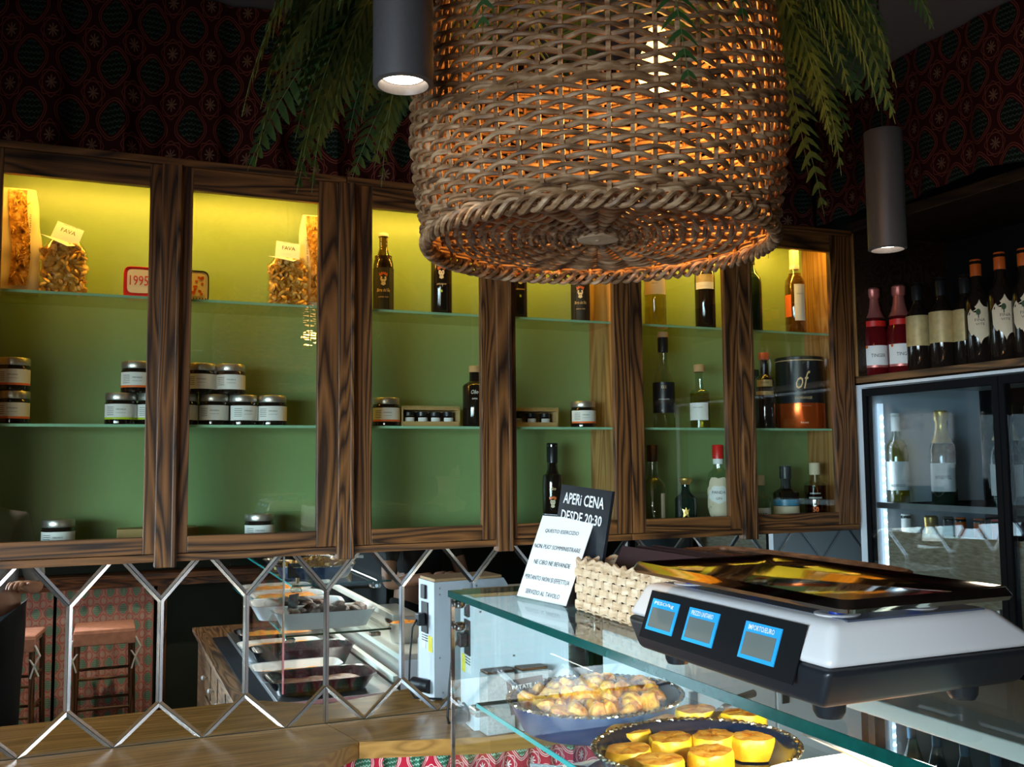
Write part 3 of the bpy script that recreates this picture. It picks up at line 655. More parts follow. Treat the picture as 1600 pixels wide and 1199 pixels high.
bottle('spirit_bottle', 'black bottle half hidden behind the left edge of the last door, second shelf', 1181, 655, S1, 2.77, .21, .034, .014, 'amber', 'spirit', 'black', .12)
tn = oy(1254, 640, 2.725)
t = thing('panettone_tin', 'big round tin, black above and copper orange below, lettered of', 'tin', (tn.x, 2.735, S1), -.55)
obj('tin_body', B().lathe([(.083, .090), (.083, .240)], 40, cap=False), M['black'], t, smooth=True)
M['copper'] = plain('copper orange metal', (0.72, 0.12, 0.02), 0.22, 0.7)
obj('orange_base', B().lathe([(.081, 0), (.083, .003), (.083, .090)], 40), M['copper'], t, smooth=True)
obj('lid', B().lathe([(.083, .240), (.0845, .241), (.0845, .243), (.0845, .252), (.082, .254)], 40), M['black'], t, smooth=True)
obj('lid_ring', B().lathe([(.0849, .2385), (.0849, .2415)], 40, cap=False), M['goldink'], t, smooth=True)
txt(t, 'of', .050, .170, .083, 'goldink', .062, shear=.35); txt(t, 'DORANGE', .058, .108, .083, 'goldink', .009); txt(t, 'Biscotti', .026, .022, .083, 'paper', .006); txt(t, 'dolci da forno', .05, .080, .083, 'goldink', .003)
t = bottle('spirit_bottle', 'small clear bottle with white label reading MAR at the left of the last door', 1190, 795, S0, 2.69, .165, .031, .012, 'clear', 'spirit', 'cream', .2, 1.1, lab=[('paper', .08, .34, .08)])
txt(t, 'MARE', .036, .034, .031, 'dark', .010, bold=.02)
t = bottle('spirit_bottle', 'dark blue bottle with blue and cream label in the bottom row of the last door', 1229, 795, S0, 2.71, .195, .044, .0165, 'amber', 'spirit', 'black', .22, 1.2, lab=[('cream', .08, .30, .12), ('bluecap', .31, .42, .12)])
t = bottle('spirit_bottle', 'honey coloured spirit bottle with white wax stopper at the right end', 1275, 795, S0, 2.70, .205, .040, .0165, 'clear', 'spirit', 'cream', .2, 1.15, liq=('liqhoney', .62), sh=.66, nk=.76)
txt(t, 'DISTILLERIA', .036, .100, .040, 'whiteink', .004); txt(t, 'MANDARINO', .044, .085, .040, 'whiteink', .006); txt(t, '50', .02, .045, .041, 'orange', .018, bold=.03)
obj('wax_drip', B().tube([(0, -.018, .175), (0, -.0185, .150), (0, -.022, .138)], .0025, 6), M['cream'], t, smooth=True)

# ---- bags of dried beans and of dried peppers
bean_me = None
def bean_mesh():
    global bean_me
    if bean_me is None:
        b = B().lathe([(.0001, -.0035), (.006, -.003), (.0085, 0), (.006, .003), (.0001, .0035)], 9, sx=1.25, cap=False); bean_me = mesh_of('bean', b, M['bean'], True)
    return bean_me
def bean_bag(px, label, tilt, Y=2.72):
    p = oy(px, 460, Y); t = thing('bean_bag', label, 'bag', (p.x, Y, S2), -.05); rnd = random.Random(int(px)); W, D, H = .056, .024, .150
    def bagf(u, v):
        a = 2*PI*u; k = 1.0 if v < .8 else 1-(v-.8)*2.2; k2 = 1.0 if v < .75 else 1-(v-.75)*3.4
        return (W*math.copysign(abs(math.cos(a))**.6, math.cos(a))*max(k, .5)*(1+.03*math.sin(v*30+a*3)), D*math.copysign(abs(math.sin(a))**.7, math.sin(a))*max(k2, .12), H*v+.002)
    obj('bag_film', B().grid(bagf, 28, 16), M['bagclear'], t, smooth=True)
    n = 0
    for j in range(13):
        for i in range(8):
            x = -W*.82 + W*1.64*(i+.5*(j % 2))/7.5; z = .010+j*.0102
            if abs(x) > W*.86 or (j > 10 and abs(x) > W*.55): continue
            o = obj('bean', bean_mesh(), None, t, (x+rnd.uniform(-.003, .003), -D*.60+rnd.uniform(-.003, .005), z+rnd.uniform(-.003, .003))); o.rotation_euler = (rnd.uniform(.3, 2.8), rnd.uniform(-.8, .8), rnd.uniform(0, 3)); s = rnd.uniform(1.05, 1.5); o.scale = (s, s, s); n += 1
    inner = B().grid(lambda u, v: tuple(c*k for c, k in zip(bagf(u, v*.93), (.86, .35, 1))), 20, 8); obj('bean_filling', inner, M['bean'], t, smooth=True)['kind'] = 'stuff'
    c = obj('folded_card', B().quadslab((-.035, -.012, .150), (.032, -.012, .138), (.040, -.004, .182), (-.025, -.004, .196), .001).quadslab((-.055, -.034, .148), (.010, -.038, .128), (.032, -.012, .138), (-.035, -.012, .150), .001), M['paper'], t, label='white folded card over the bag top')
    fr = (Vector((.005, -.0150, .170)), Vector((.98, 0, -.18)).normalized(), Vector((.18, .18, .96)).normalized())
    lettering('FAVA', .036, c, 'dark', (0, 0, 0), frame=fr, height=.011); lettering('legumi secchi', .034, c, 'dark', (0, 0, 0), frame=(fr[0]+fr[2]*.016, fr[1], fr[2]), height=.003)
    if tilt: c.rotation_euler = (0, tilt, 0); c.location = (-.15*math.sin(tilt)*.9 , 0, 0)
    return t
bean_bag(99, 'clear bag of dried beans with a white card, beside the tall pasta bag at left', 0.12)
bean_bag(449, 'clear bag of dried beans with a white card, in the second door', -0.12)
def tall_bag(px0, px1, flip, label):
    a = oy(px0, 460, 2.74).x; c = oy(px1, 460, 2.74).x; w_ = c-a; t = thing('dried_pepper_bag', label, 'bag', ((a+c)/2, 2.745, S2), 0)
    def bagf(u, v):
        an = 2*PI*u; k = 1-.25*max(0, v-.55)*2; return (w_/2*math.copysign(abs(math.cos(an))**.5, math.cos(an))*k*(1+.03*math.sin(v*17)), .030*math.sin(an)*(1-.7*v)*(1+.1*math.sin(v*21+an)), .278*v+.001)
    obj('paper_bag', B().grid(bagf, 28, 20), M['cream'], t, smooth=True)
    b = B(); b.grid(lambda u, v: ((flip*(-.10)+(u-.5)*.34+.05*math.sin(v*5))*w_, -.0345*(1-.68*v)-.002, .02+v*.255), 6, 14)
    obj('clear_window', b, M['pepper'], t, smooth=True, label='window showing dried peppers')
    rnd = random.Random(3); b = B()
    for k in range(60):
        v = rnd.random(); x = (flip*(-.10)+(rnd.random()-.5)*.28+.05*math.sin(v*5))*w_; y = -.0345*(1-.68*v)-.004; z = .025+v*.24; l = rnd.uniform(.006, .02); an = rnd.gauss(1.4, .5)
        b.tube([(x, y, z), (x+math.cos(an)*l/2, y-.002, z+math.sin(an)*l/2), (x+math.cos(an)*l, y, z+math.sin(an)*l)], [.0012, .002, .0008], 5)
    o = obj('dried_peppers', b, M['bean'], t, smooth=True); o['kind'] = 'stuff'
    lettering('peperoni cruschi', .12, t, 'dark', (0, 0, 0), frame=(Vector((-.30*w_*flip, -.027, .15)), Vector((0, .08, 1)).normalized(), Vector((-1, 0, 0))), height=.007)
tall_bag(-25, 62, -1, 'tall cream paper bag with a window of dried peppers at the far left')
tall_bag(463, 535, 1, 'tall cream paper bag of dried peppers behind the beans in the second door')
def tin(px, label, m1, txt_, deco):
    p = oy(px, 450, 2.72); t = thing('food_tin', label, 'tin', (p.x, 2.72, S2), -.02); pts = []
    W, H = .037, .088
    for k in range(24):
        a = 2*PI*k/24; pts.append((W*math.copysign(abs(math.cos(a))**.35, math.cos(a)), H/2+H/2*math.copysign(abs(math.sin(a))**.35, math.sin(a))))
    b = B(); n = len(pts); b.add([(x, -.012, z) for x, z in pts]+[(x, .03, z) for x, z in pts], [tuple(range(n)), tuple(range(2*n-1, n-1, -1))]+[(i, n+i, n+(i+1) % n, (i+1) % n) for i in range(n)]); obj('tin_body', b, M[m1], t)
    b = B(); b.add([(x*.8, -.0128, (z-H/2)*.72+H/2+.006) for x, z in pts], [tuple(range(n))]); obj('front_panel', b, M['cream'], t)
    b = B(); b.tube([(x, -.012, z) for x, z in pts], .0018, 6, True); obj('rim', b, M['black'] if deco else M[m1], t, smooth=True)
    if txt_: lettering(txt_, .046, t, 'red', (0, -.0135, .052), height=.026)
    if deco:
        rnd = random.Random(4); b = B()
        for k in range(22):
            x = rnd.uniform(-.025, .025); z = rnd.uniform(.02, .078); b.add([(x+.004*math.cos(q*PI/3), -.0135, z+.004*math.sin(q*PI/3)) for q in range(6)], [tuple(range(6))])
        obj('flower_print', b, M['orangecap'], t)
        b = B()
        for k in range(9): b.box((-.034+k*.0078, -.0138, .004), (-.031+k*.0078, -.0128, .014))
        obj('stripe_print', b, M['dark'], t)
tin(217, 'red rounded tin with the printed number 1995, cut off by the first post', 'red', '1995', False)
tin(303, 'cream rounded tin with orange flowers, just right of the first post', 'cream', None, True)
# ================================================================ WICKER LAMP
LX, LY, LZ = .667, 1.24, 2.008
lamp = thing('wicker_lampshade', 'large round wicker basket lampshade glowing orange inside', 'lamp', (LX, LY, LZ))
HB = .375
def RB(z):
    t_ = z/HB; return .238+.034*math.sin(min(1, t_*1.05+.12)*PI*.82)**.8
NST = 58
for k in range(NST):
    a = 2*PI*(k+.5)/NST; pts = []
    for j in range(9):
        z = -.004+(HB+.01)*j/8; r = RB(max(0, min(HB, z))); pts.append((r*math.cos(a), r*math.sin(a), z))
    obj('upright_cane', B().tube(pts, .0032, 5), M['wicker'], lamp, smooth=True)
nr = 38
for i in range(nr):
    rnd = random.Random(i); z0 = .016+(HB-.03)*i/(nr-1); n = NST*5; pts = []; rad = []
    band = i in (0, 1, 14, 15, 32, 33)
    ph = rnd.uniform(0, 6)
    seg = [rnd.uniform(-1, 1) for _ in range(NST*2)]; thk = [rnd.uniform(.8, 1.25) for _ in range(NST*2)]
    for k in range(n):
        a = 2*PI*k/n; s = k/5; ki = int(s) % NST; fr = s-int(s)
        wv = math.cos(PI*(s-.5)+PI*i); fl = abs(math.cos(PI*(s-.5)))
        z = z0+.0018*(seg[ki]*(1-fr)+seg[(ki+1) % NST]*fr)+.0011*math.sin(a*2+ph)+ .0009*math.sin(PI*(s-.5)+PI*i+.8)
        r = RB(z)+.0046*wv
        pts.append((r*math.cos(a), r*math.sin(a), z)); rad.append(.0031*(thk[ki]*(1-fr)+thk[(ki+1) % NST]*fr)*(0.72+.55*abs(math.sin(PI*(s-.5)))))
    if band:
        for q in (-.0028, .0028):
            obj('weaver_cane', B().tube([(x*1.004, y*1.004, z+q) for x, y, z in pts], .0030, 5, True), M['wicker'], lamp, smooth=True)
    else: obj('weaver_cane', B().tube(pts, rad, 6, True), M['wicker'], lamp, smooth=True)
# scalloped border braids at the foot
for q in range(3):
    n = NST*8; pts = []
    for k in range(n):
        a = 2*PI*k/n; s = k/16; w_ = math.sin(2*PI*s+q*2.1)
        pts.append(((RB(0)+.004+.006*math.cos(2*PI*s+q*2.1))*math.cos(a), (RB(0)+.004+.006*math.cos(2*PI*s+q*2.1))*math.sin(a), .001+.009*w_))
    obj('border_braid', B().tube(pts, .0038, 6, True), M['wicker'], lamp, smooth=True)
# woven bottom
for k in range(26):
    a = 2*PI*k/26; obj('spoke', B().tube([(.03*math.cos(a), .03*math.sin(a), .004), (.13*math.cos(a), .13*math.sin(a), .006), (.236*math.cos(a), .236*math.sin(a), .006)], .0034, 5), M['wicker'], lamp, (0, 0, .012), smooth=True)
nr2 = 22
for i in range(nr2):
    R0 = .036+(.232-.036)*i/(nr2-1); n = 26*6; pts = []; rnd = random.Random(i+90); ph = rnd.uniform(0, 6)
    for k in range(n):
        a = 2*PI*k/n; wv = math.cos(PI*k/6+PI*i); r = R0+.0012*math.sin(3*a+ph); pts.append((r*math.cos(a), r*math.sin(a), .005+.0055*wv))
    obj('bottom_weaver', B().tube(pts, .0036, 6, True), M['wicker'], lamp, (0, 0, .012), smooth=True)
obj('wooden_hub', B().lathe([(.030, -.004), (.032, .0), (.032, .010), (.030, .012)], 28).lathe([(.0035, -.0055), (.0035, -.004)], 10), M['rush'], lamp, (0, 0, .012), smooth=True)
obj('lamp_bulb', B().lathe([(.0001, 0), (.018, .004), (.030, .02), (.033, .038), (.026, .062), (.014, .082), (.013, .10)], 20), plain('warm bulb', (1, .8, .5), .5, emit=(1, .50, .14), es=6), lamp, (.11, .0, .25), smooth=True)
obj('lamp_holder', B().lathe([(.016, .0), (.018, .05), (.006, .07)], 14), M['black'], lamp, (.11, .0, .35), smooth=True)
obj('lamp_cord', B().tube([(.11, .0, .41), (.02, .0, .6), (0, 0, .99)], .003, 6), M['cord'], lamp, smooth=True)
pl = bpy.data.lights.new('basket_bulb', 'POINT'); pl.energy = 9; pl.color = (1, .42, .08); pl.shadow_soft_size = .035
po = bpy.data.objects.new('basket_bulb', pl); COL.objects.link(po); po.parent = lamp; po.location = (.11, .0, .20)

# ================================================================ SPOTLIGHT TUBES
def tubelight(px_d, x, y, z, d, L, label, power):
    t = thing('pendant_spotlight', label, 'lamp', (x, y, z)); r = d/2
    obj('tube_body', B().lathe([(r-.006, .0), (r, .002), (r, L), (.004, L+.001)], 36, cap=False).lathe([(r-.006, 0), (r-.008, .005), (r-.0095, .016)], 36, cap=False), M['grey_tube'], t, smooth=True)
    obj('reflector_ring', B().lathe([(r-.0105, .012), (r*.52, .009)], 36, cap=False), plain('reflector', (.9, .85, .75), .3, .5, emit=(1, .82, .62), es=12), t, smooth=True)
    obj('lamp_lens', B().lathe([(.0001, .010), (r*.52, .0091)], 28, cap=False), M['lampglow'], t, smooth=True)
    obj('suspension_cord', B().tube([(0, 0, L), (0, 0, 3.0-z)], .0022, 6), M['cord'], t, smooth=True)
    obj('ceiling_rose', B().lathe([(.03, 2.975-z), (.03, 2.999-z)], 20), M['cord'], t, smooth=True)
    sd = bpy.data.lights.new('spot', 'SPOT'); sd.energy = power; sd.color = (1, .80, .55); sd.spot_size = math.radians(75); sd.spot_blend = .7; sd.shadow_soft_size = .02
    so = bpy.data.objects.new('spot', sd); COL.objects.link(so); so.parent = t; so.location = (0, 0, -.004)
    return t
p = oz(630, 134, 2.155); tubelight(0, p.x, p.y, 2.155, .0745, .27, 'nearer grey cylindrical pendant spotlight left of the wicker lampshade', 14)
p = oz(1387, 391, 2.11); tubelight(0, p.x, p.y, 2.11, .0745, .245, 'farther dark cylindrical pendant spotlight hanging on a cord at right', 10)
# the rest of the row, over the left worktop, outside the frame
tubelight(0, -.35, 2.2, 2.155, .0745, .27, 'dark cylindrical pendant spotlight above the left worktop, outside the frame', 12)

tubelight(0, -.55, -.45, 2.25, .0745, .27, 'dark cylindrical pendant spotlight added above the bar stools, left one', 42)  # unseen lamp added to brighten the mirrored stools and curtains
tubelight(0, .35, -.45, 2.25, .0745, .27, 'dark cylindrical pendant spotlight added above the bar stools, right one', 42)  # second added lamp for the mirrored side of the room
# ================================================================ HANGING FERNS
fern = thing('hanging_fern', 'large drooping green fern spilling out around the wicker lampshade', 'plant', (LX, LY+.02, 2.50))
def frond(az, reach, rise, drop, seed, r0=.06, roll=0.0, wmax=.075, n=34):
    rnd = random.Random(seed); d = Vector((math.cos(az), math.sin(az), 0)); side = Vector((-d.y, d.x, 0)); P = []
    curl = rnd.uniform(-.12, .12)
    for k in range(n+1):
        s = k/n; h = r0+reach*(1-(1-s)**1.6*.999 if False else s**.9*(1-.22*s*s)); z = rise*math.sin(min(1, s*1.5)*PI*.5)-drop*s**2.1
        P.append(d*h+side*curl*s*s*reach+Vector((0, 0, z)))
    b = B()
    for k in range(2, n):
        s = k/n; t_ = (P[k+1]-P[k-1]).normalized(); L = wmax*min(1, s*3.2)*(1-s**2.2)**.8+.004; sd = side+Vector((0, 0, rnd.uniform(-.2, .2))) + Vector((0, 0, -.2))
        for sg in (-1, 1):
            dr = (side*sg+t_*.45+Vector((0, 0, -.25+rnd.uniform(-.12, .12)))).normalized(); wd = t_*(.5*reach*1.1/n*1.25); p0 = P[k]; ml = dr*L
            dn = Vector((0, 0, -.12*L))
            b.add([p0-wd*.5, p0+wd*.5, p0+ml*.45+wd*.62, p0+ml*.8+wd*.4+dn, p0+ml+dn*2, p0+ml*.8-wd*.25+dn, p0+ml*.45-wd*.5], [(0, 1, 2, 6), (6, 2, 3, 5), (5, 3, 4)])
    f = obj('frond', b, M['fern'], fern)
    obj('frond_stem', B().tube(P[::2]+[P[-1]], [.0022*(1-.8*i/len(P[::2])) for i in range(len(P[::2])+1)], 4), M['fernstem'], f, smooth=True)
def aim(px, py, dist, seed, rise=.06, wmax=.085):
    v = _ray(px, py); h = math.hypot(v.x, v.y); q = Vector((0, 0, CAMZ))+v*(dist/h); dx = q.x-LX; dy = q.y-LY-.02; reach = (math.hypot(dx, dy)-.06)/.78
    frond(math.atan2(dy, dx), max(reach, .12), rise, 2.50+rise-q.z, seed, wmax=wmax)
k = 0
for px, py, dist in ((388, 240, 1.45), (470, 305, 1.7), (655, 322, 1.75), (600, 290, 1.85), (520, 270, 1.8), (430, 150, 1.5), (415, 60, 1.35), (570, 230, 1.9), (545, 180, 1.6), (500, 110, 1.6),
                     (1030, 145, 1.09), (722, 66, 1.12), (1165, 40, 1.15), (690, 20, 1.2), (1265, 345, 1.75), (1250, 395, 1.95), (1235, 300, 1.85), (1385, 205, 1.55), (1375, 165, 1.4), (1340, 260, 1.6), (1460, 45, 1.5), (1300, 120, 1.4),
                     (1245, 200, 1.7), (1285, 230, 1.75), (1420, 100, 1.65), (1255, 30, 1.3), (470, 20, 1.5), (560, 60, 1.7), (640, 200, 1.9), (690, 330, 1.9)):
    aim(px, py, dist, 100+k, .05+.02*(k % 3)); k += 1
rq = random.Random(9)
for px, py, dist in ((388, 240, 1.45), (470, 305, 1.7), (655, 322, 1.75), (600, 290, 1.85), (520, 270, 1.8), (430, 150, 1.5), (570, 230, 1.9), (545, 180, 1.6), (500, 110, 1.6), (1385, 205, 1.55), (1340, 260, 1.6), (1300, 120, 1.4), (1245, 200, 1.7), (1285, 230, 1.75), (1255, 60, 1.3), (560, 60, 1.7), (640, 200, 1.9), (1265, 300, 1.8), (1240, 330, 1.9)):
    aim(px+rq.uniform(-45, 30), py-rq.uniform(20, 90), dist+rq.uniform(-.15, .1), 200+k, .08+.03*(k % 3), .08); k += 1
for px, py, dist in [(rq.uniform(400, 660), rq.uniform(0, 300), rq.uniform(1.45, 1.9)) for _ in range(22)]+[(rq.uniform(1210, 1400), rq.uniform(0, 250), rq.uniform(1.5, 1.9)) for _ in range(14)]:
    aim(px, py, dist, 260+k, .06+.03*(k % 4), .085); k += 1
for k in range(14): frond(2*PI*k/14+.2, .34+.12*(k % 3), .10, .16+.06*(k % 4), 300+k)
obj('root_pot', B().lathe([(.07, -.04), (.10, .03), (.105, .035), (.09, .03), (.06, .02)], 20), M['matblack'], fern, smooth=True)
# hanging wires from the pot to the ceiling
obj('hanger', B().tube([(-.09, 0, .03), (0, 0, .35), (0, 0, .499)], .0015, 4).tube([(.09, 0, .03), (0, 0, .35)], .0015, 4), M['cord'], fern)

# ================================================================ GLASS DISPLAY COUNTER
CX0, CX1, CY0, CY1 = .650, 1.14, .15, 1.875
GT = 1.43
case = thing('display_counter', 'glass food display counter running towards the camera under the scales', 'counter', (CX0, CY1, 0))
x_ = lambda x: x-CX0; y_ = lambda y: y-CY1
top = obj('top_pane', B().box((x_(CX0+.0015), y_(CY0), GT-.0105), (x_(CX1), y_(CY1-.0015), GT)), M['caseglass'], case, label='thick glass top with green edges')
obj('long_edge', B().box((x_(CX0), y_(CY0), GT-.013), (x_(CX0+.0015), y_(CY1), GT)), M['edge'], top)
obj('short_edge', B().box((x_(CX0+.0015), y_(CY1-.0015), GT-.011), (x_(CX1), y_(CY1), GT)), M['edge'], top)
fp = obj('front_pane', B().box((x_(CX0+.004), y_(CY0), .80), (x_(CX0+.010), y_(CY1-.01), GT-.012)), M['caseglass'], case)
obj('pane_edge', B().box((x_(CX0+.004), y_(CY1-.01), .80), (x_(CX0+.011), y_(CY1-.004), GT-.012)), M['chrome'], fp)
ep = obj('end_pane', B().box((x_(CX0+.012), y_(CY1-.010), .80), (x_(CX1), y_(CY1-.005), GT-.012)), M['caseglass'], case)
for i, (sx0, sz) in enumerate(((.695, 1.21), (.672, 1.016))):
    s = obj('glass_shelf', B().box((x_(sx0+.0015), y_(CY0), sz-.008), (x_(1.10), y_(1.835), sz)), M['caseglass'], case)
    obj('shelf_edge', B().box((x_(sx0), y_(CY0), sz-.008), (x_(sx0+.0015), y_(1.835), sz)), M['edge'] if False else plain('teal shelf edge %d' % i, (.03, .36, .36), .2), s)
    obj('shelf_edge', B().box((x_(sx0), y_(1.835), sz-.008), (x_(1.10), y_(1.8365), sz)), M['edge'], s)
    for bx in (sx0+.015, 1.03):
        br = obj('clamp_bracket', B().box((x_(bx-.02), y_(1.822), sz-.026), (x_(bx+.02), y_(1.865), sz-.009), .004), M['clear'] if not i else M['chrome'], case)
        obj('bracket_screw', B().cyl((x_(bx), y_(1.865), sz-.017), (x_(bx), y_(1.869), sz-.017), .007), M['chrome'], br)
for hx, hz in ((CX0+.018, 1.405), (CX0+.018, 1.36), (.95, 1.405)):
    obj('glass_fitting', B().lathe([(.0001, 0), (.009, 0), (.012, .004), (.012, .012), (.008, .016)], 16), M['chrome'], case, (x_(hx), y_(CY1-.022), hz-.008), smooth=True)
obj('rear_rail', B().box((x_(1.10), y_(CY0), 1.045), (x_(1.125), y_(1.86), 1.07), .003), M['whiteboard'], case, label='pale green grey rail along the open staff side')
obj('rear_rail', B().box((x_(1.10), y_(CY0), .80), (x_(1.125), y_(1.86), .825), .003), M['whiteboard'], case)
obj('deck', B().box((x_(.645), y_(CY0), .745), (x_(1.13), y_(1.86), .765), .002), M['steel'], case, label='steel floor of the display')
obj('kick_band', B().box((x_(.57), y_(CY0), .735), (x_(1.13), y_(1.865), .7445)), M['matblack'], case)
obj('base_cupboard', B().box((x_(.535), y_(-.30), .08), (x_(1.13), y_(1.865), .71)), M['wood_y'], case)
obj('base_top', B().box((x_(.50), y_(-.30), .71), (x_(1.13), y_(1.87), .735), .003), M['wood_y'], case)
for j, yy in enumerate((1.66, 1.34, 1.02, .70, .38)):
    for zz in (.58, .37):
        dr = obj('drawer', B().box((x_(.523), y_(yy-.14), zz-.09), (x_(.5345), y_(yy+.14), zz+.09), .002), M['wood_y'], case)
        obj('knob', B().lathe([(.0001, 0), (.004, 0), (.005, .010), (.012, .017), (.013, .024), (.008, .030), (.0001, .031)], 14).xf(Matrix.Translation((x_(.523), y_(yy), zz)) @ Matrix.Rotation(-PI/2, 4, 'Y')), M['porcelain'], dr, smooth=True, label='white porcelain knob')
obj('staff_shelf', B().box((x_(.875), y_(CY0), GT-.055), (x_(1.13), y_(1.02), GT-.035), .002), M['whiteboard'], case, label='pale laminate shelf under the glass top')
ll = bpy.data.lights.new('case_light', 'AREA'); ll.shape = 'RECTANGLE'; ll.size = .3; ll.size_y = .03; ll.energy = 4.0; ll.color = (1, .90, .74)
lo = bpy.data.objects.new('case_light', ll); COL.objects.link(lo); lo.parent = case; lo.location = (x_(.95), y_(.99), GT-.072); lo.rotation_euler = (math.radians(30), 0, 0)
for lz_, en_ in ((1.19, 7.0), (.995, 7.0)):  # unseen lamps added under the shelves to brighten the dishes
    l2 = bpy.data.lights.new('added_shelf_light', 'AREA'); l2.shape = 'RECTANGLE'; l2.size = .02; l2.size_y = 1.3; l2.energy = en_; l2.color = (1, .94, .85)
    o2_ = bpy.data.objects.new('added_shelf_light', l2); COL.objects.link(o2_); o2_.parent = case; o2_.location = (x_(1.085), y_(1.0), lz_); o2_.rotation_euler = (0, math.radians(30), 0)

# ---- pans with food
def round_pan(name, label, x, y, z, ra, rb, h, rz, m, rim=True, beads=86):
    t = thing(name, label, 'pan', (x, y, z), rz); q = rb/ra
    b = B().lathe([(ra*.80, 0), (ra*.84, .003), (ra*.97, h*.8), (ra, h), (ra*.965, h*.97), (ra*.93, h*.75), (ra*.80, .007), (.0001, .007)], 56, sy=q)
    obj('pan_body', b, M[m], t, smooth=True)
    if rim:
        b = B(); pts = []
        n = beads*4
        for k in range(n):
            a = 2*PI*k/n; wv = .0022*math.cos(a*beads); pts.append(((ra+.001+wv)*math.cos(a), (rb+.001+wv)*math.sin(a), h+.0012*math.sin(a*beads)))
        obj('crimped_rim', b.tube(pts, .0026, 5, True), M['bead'], t, smooth=True, label='crimped rim with bare metal wear')
    return t
P1 = (.835, 1.590, 1.2105); P2 = (.835, 1.265, 1.2105)
round_pan('oval_pan', 'dark blue enamel oval pan full of roast potato chunks on the top shelf', *P1, .168, .148, .055, .35, 'pan')
round_pan('oval_pan', 'dark blue enamel pan with golden custard rounds on the top shelf', *P2, .160, .140, .050, .1, 'pan2')
def chunk(seed):
    rnd = random.Random(seed); bm = bmesh.new(); bmesh.ops.create_icosphere(bm, subdivisions=2, radius=1)
    cuts = [Vector((rnd.gauss(0, 1), rnd.gauss(0, 1), rnd.gauss(0, 1))).normalized() for _ in range(4)]; dd = [rnd.uniform(.35, .75) for _ in cuts]
    for v in bm.verts:
        for c_, k_ in zip(cuts, dd):
            e = v.co.dot(c_)-k_
            if e > 0: v.co -= c_*e*.92
    b = B(); bm.verts.index_update(); b.add([v.co[:] for v in bm.verts], [[v.index for v in f.verts] for f in bm.faces]); bm.free()
    me = mesh_of('potato_chunk', b, M['potato'], False); return me
cm = [chunk(s) for s in range(8)]
rnd = random.Random(21)
def pile(cx, cy, cz, ra, rb, rot, n, top_h, label, group, size=(.019, .027)):
    for k in range(n):
        lay = 0 if k < n*.5 else (1 if k < n*.8 else 2); f = (1, .78, .5)[lay]
        kk, nn_ = ((k, n*.5), (k-n*.5, n*.3), (k-n*.8, n*.2))[lay]; a = k*2.39996; r = math.sqrt((kk+.5)/nn_)*f; x = r*ra*math.cos(a); y = r*rb*math.sin(a); x *= .90; y *= .90; z = .012+(top_h-.012)*(.5, .8, 1.1)[lay]+(.012*r if lay == 0 else -.010*r)
        o = tag(obj('potato_chunk', cm[k % 8], None), label, 'potato', group)
        o.location = (cx+x*math.cos(rot)-y*math.sin(rot), cy+x*math.sin(rot)+y*math.cos(rot), cz+z); o.rotation_euler = (rnd.uniform(0, 6), rnd.uniform(0, 6), rnd.uniform(0, 6)); s = rnd.uniform(*size); o.scale = (s*1.15, s, s*.8)
pile(P1[0], P1[1], P1[2], .142, .125, .35, 120, .060, 'golden roast potato chunk in the blue oval pan', 'roast potato chunks')
rnd = random.Random(5)
flans = [(940+42, 1152, 'front left'), (982, 1183, 'left, lowest in the pan'), (1043, 1137, 'second of the back row'), (1048, 1165, 'middle of the pan'), (1088, 1132, 'tallest, behind the middle'), (1115, 1162, 'centre right'), (1160, 1137, 'back right'), (1178, 1163, 'far right'), (1110, 1187, 'nearest the camera'), (1030, 1200, 'front of the pan, cut by the frame')]
def flan_mesh(seed):
    rnd = random.Random(seed); n = 22; prof = [(1.0, 0), (1.02, .35), (1.0, .85), (.93, 1.0), (.5, 1.03), (.0001, 1.0)]; b = B()
    fs = [1+.05*rnd.uniform(-1, 1) for _ in range(n)]; vs = []
    for j, (r, z) in enumerate(prof):
        for k in range(n): a = 2*PI*k/n; vs.append((r*fs[k]*math.cos(a), r*fs[k]*math.sin(a)*.8, z+(.03*rnd.uniform(-1, 1) if j > 2 else 0)))
    side = B().add(vs[:4*n], [(j*n+k, j*n+(k+1) % n, (j+1)*n+(k+1) % n, (j+1)*n+k) for j in range(3) for k in range(n)])
    topb = B().add(vs[3*n:], [(j*n+k, j*n+(k+1) % n, (j+1)*n+(k+1) % n, (j+1)*n+k) for j in range(2) for k in range(n)]); return side, topb
for i, (px, py, w_) in enumerate(flans):
    p = oz(px, py-4, 1.2105+.032); t = thing('custard_round', 'thick golden custard round with browned top, '+w_, 'food', (p.x, p.y, P2[2]+.0095), rnd.uniform(-.5, .5)); s, tp = flan_mesh(i)
    sz = (.040, .040, .032 if i not in (4, 6) else .044); obj('custard_side', s.xf(Matrix.Diagonal((*sz, 1))), M['flanside'], t, smooth=True); obj('browned_top', tp.xf(Matrix.Diagonal((*sz, 1))), M['flantop'], t, smooth=True)
# serving knife across the rim
p = oz(1128, 1112, 1.262)
sv = thing('pie_server', 'steel cake slice lying across the far rim of the custard pan', 'utensil', (p.x, p.y, 1.268), 2.0)
obj('blade', B().add([(-.006, 0, 0), (.006, 0, 0), (.016, .09, -.026), (-.016, .09, -.026), (-.006, 0, -.0015), (.006, 0, -.0015), (.016, .09, -.028), (-.016, .09, -.028)], [(0, 1, 2, 3), (7, 6, 5, 4), (0, 4, 5, 1), (1, 5, 6, 2), (2, 6, 7, 3), (3, 7, 4, 0)]), M['steel'], sv)
obj('handle', B().tube([(0, 0, 0), (0, -.06, .006), (0, -.11, .004)], [.004, .006, .007], 10), M['steel'], sv, smooth=True)
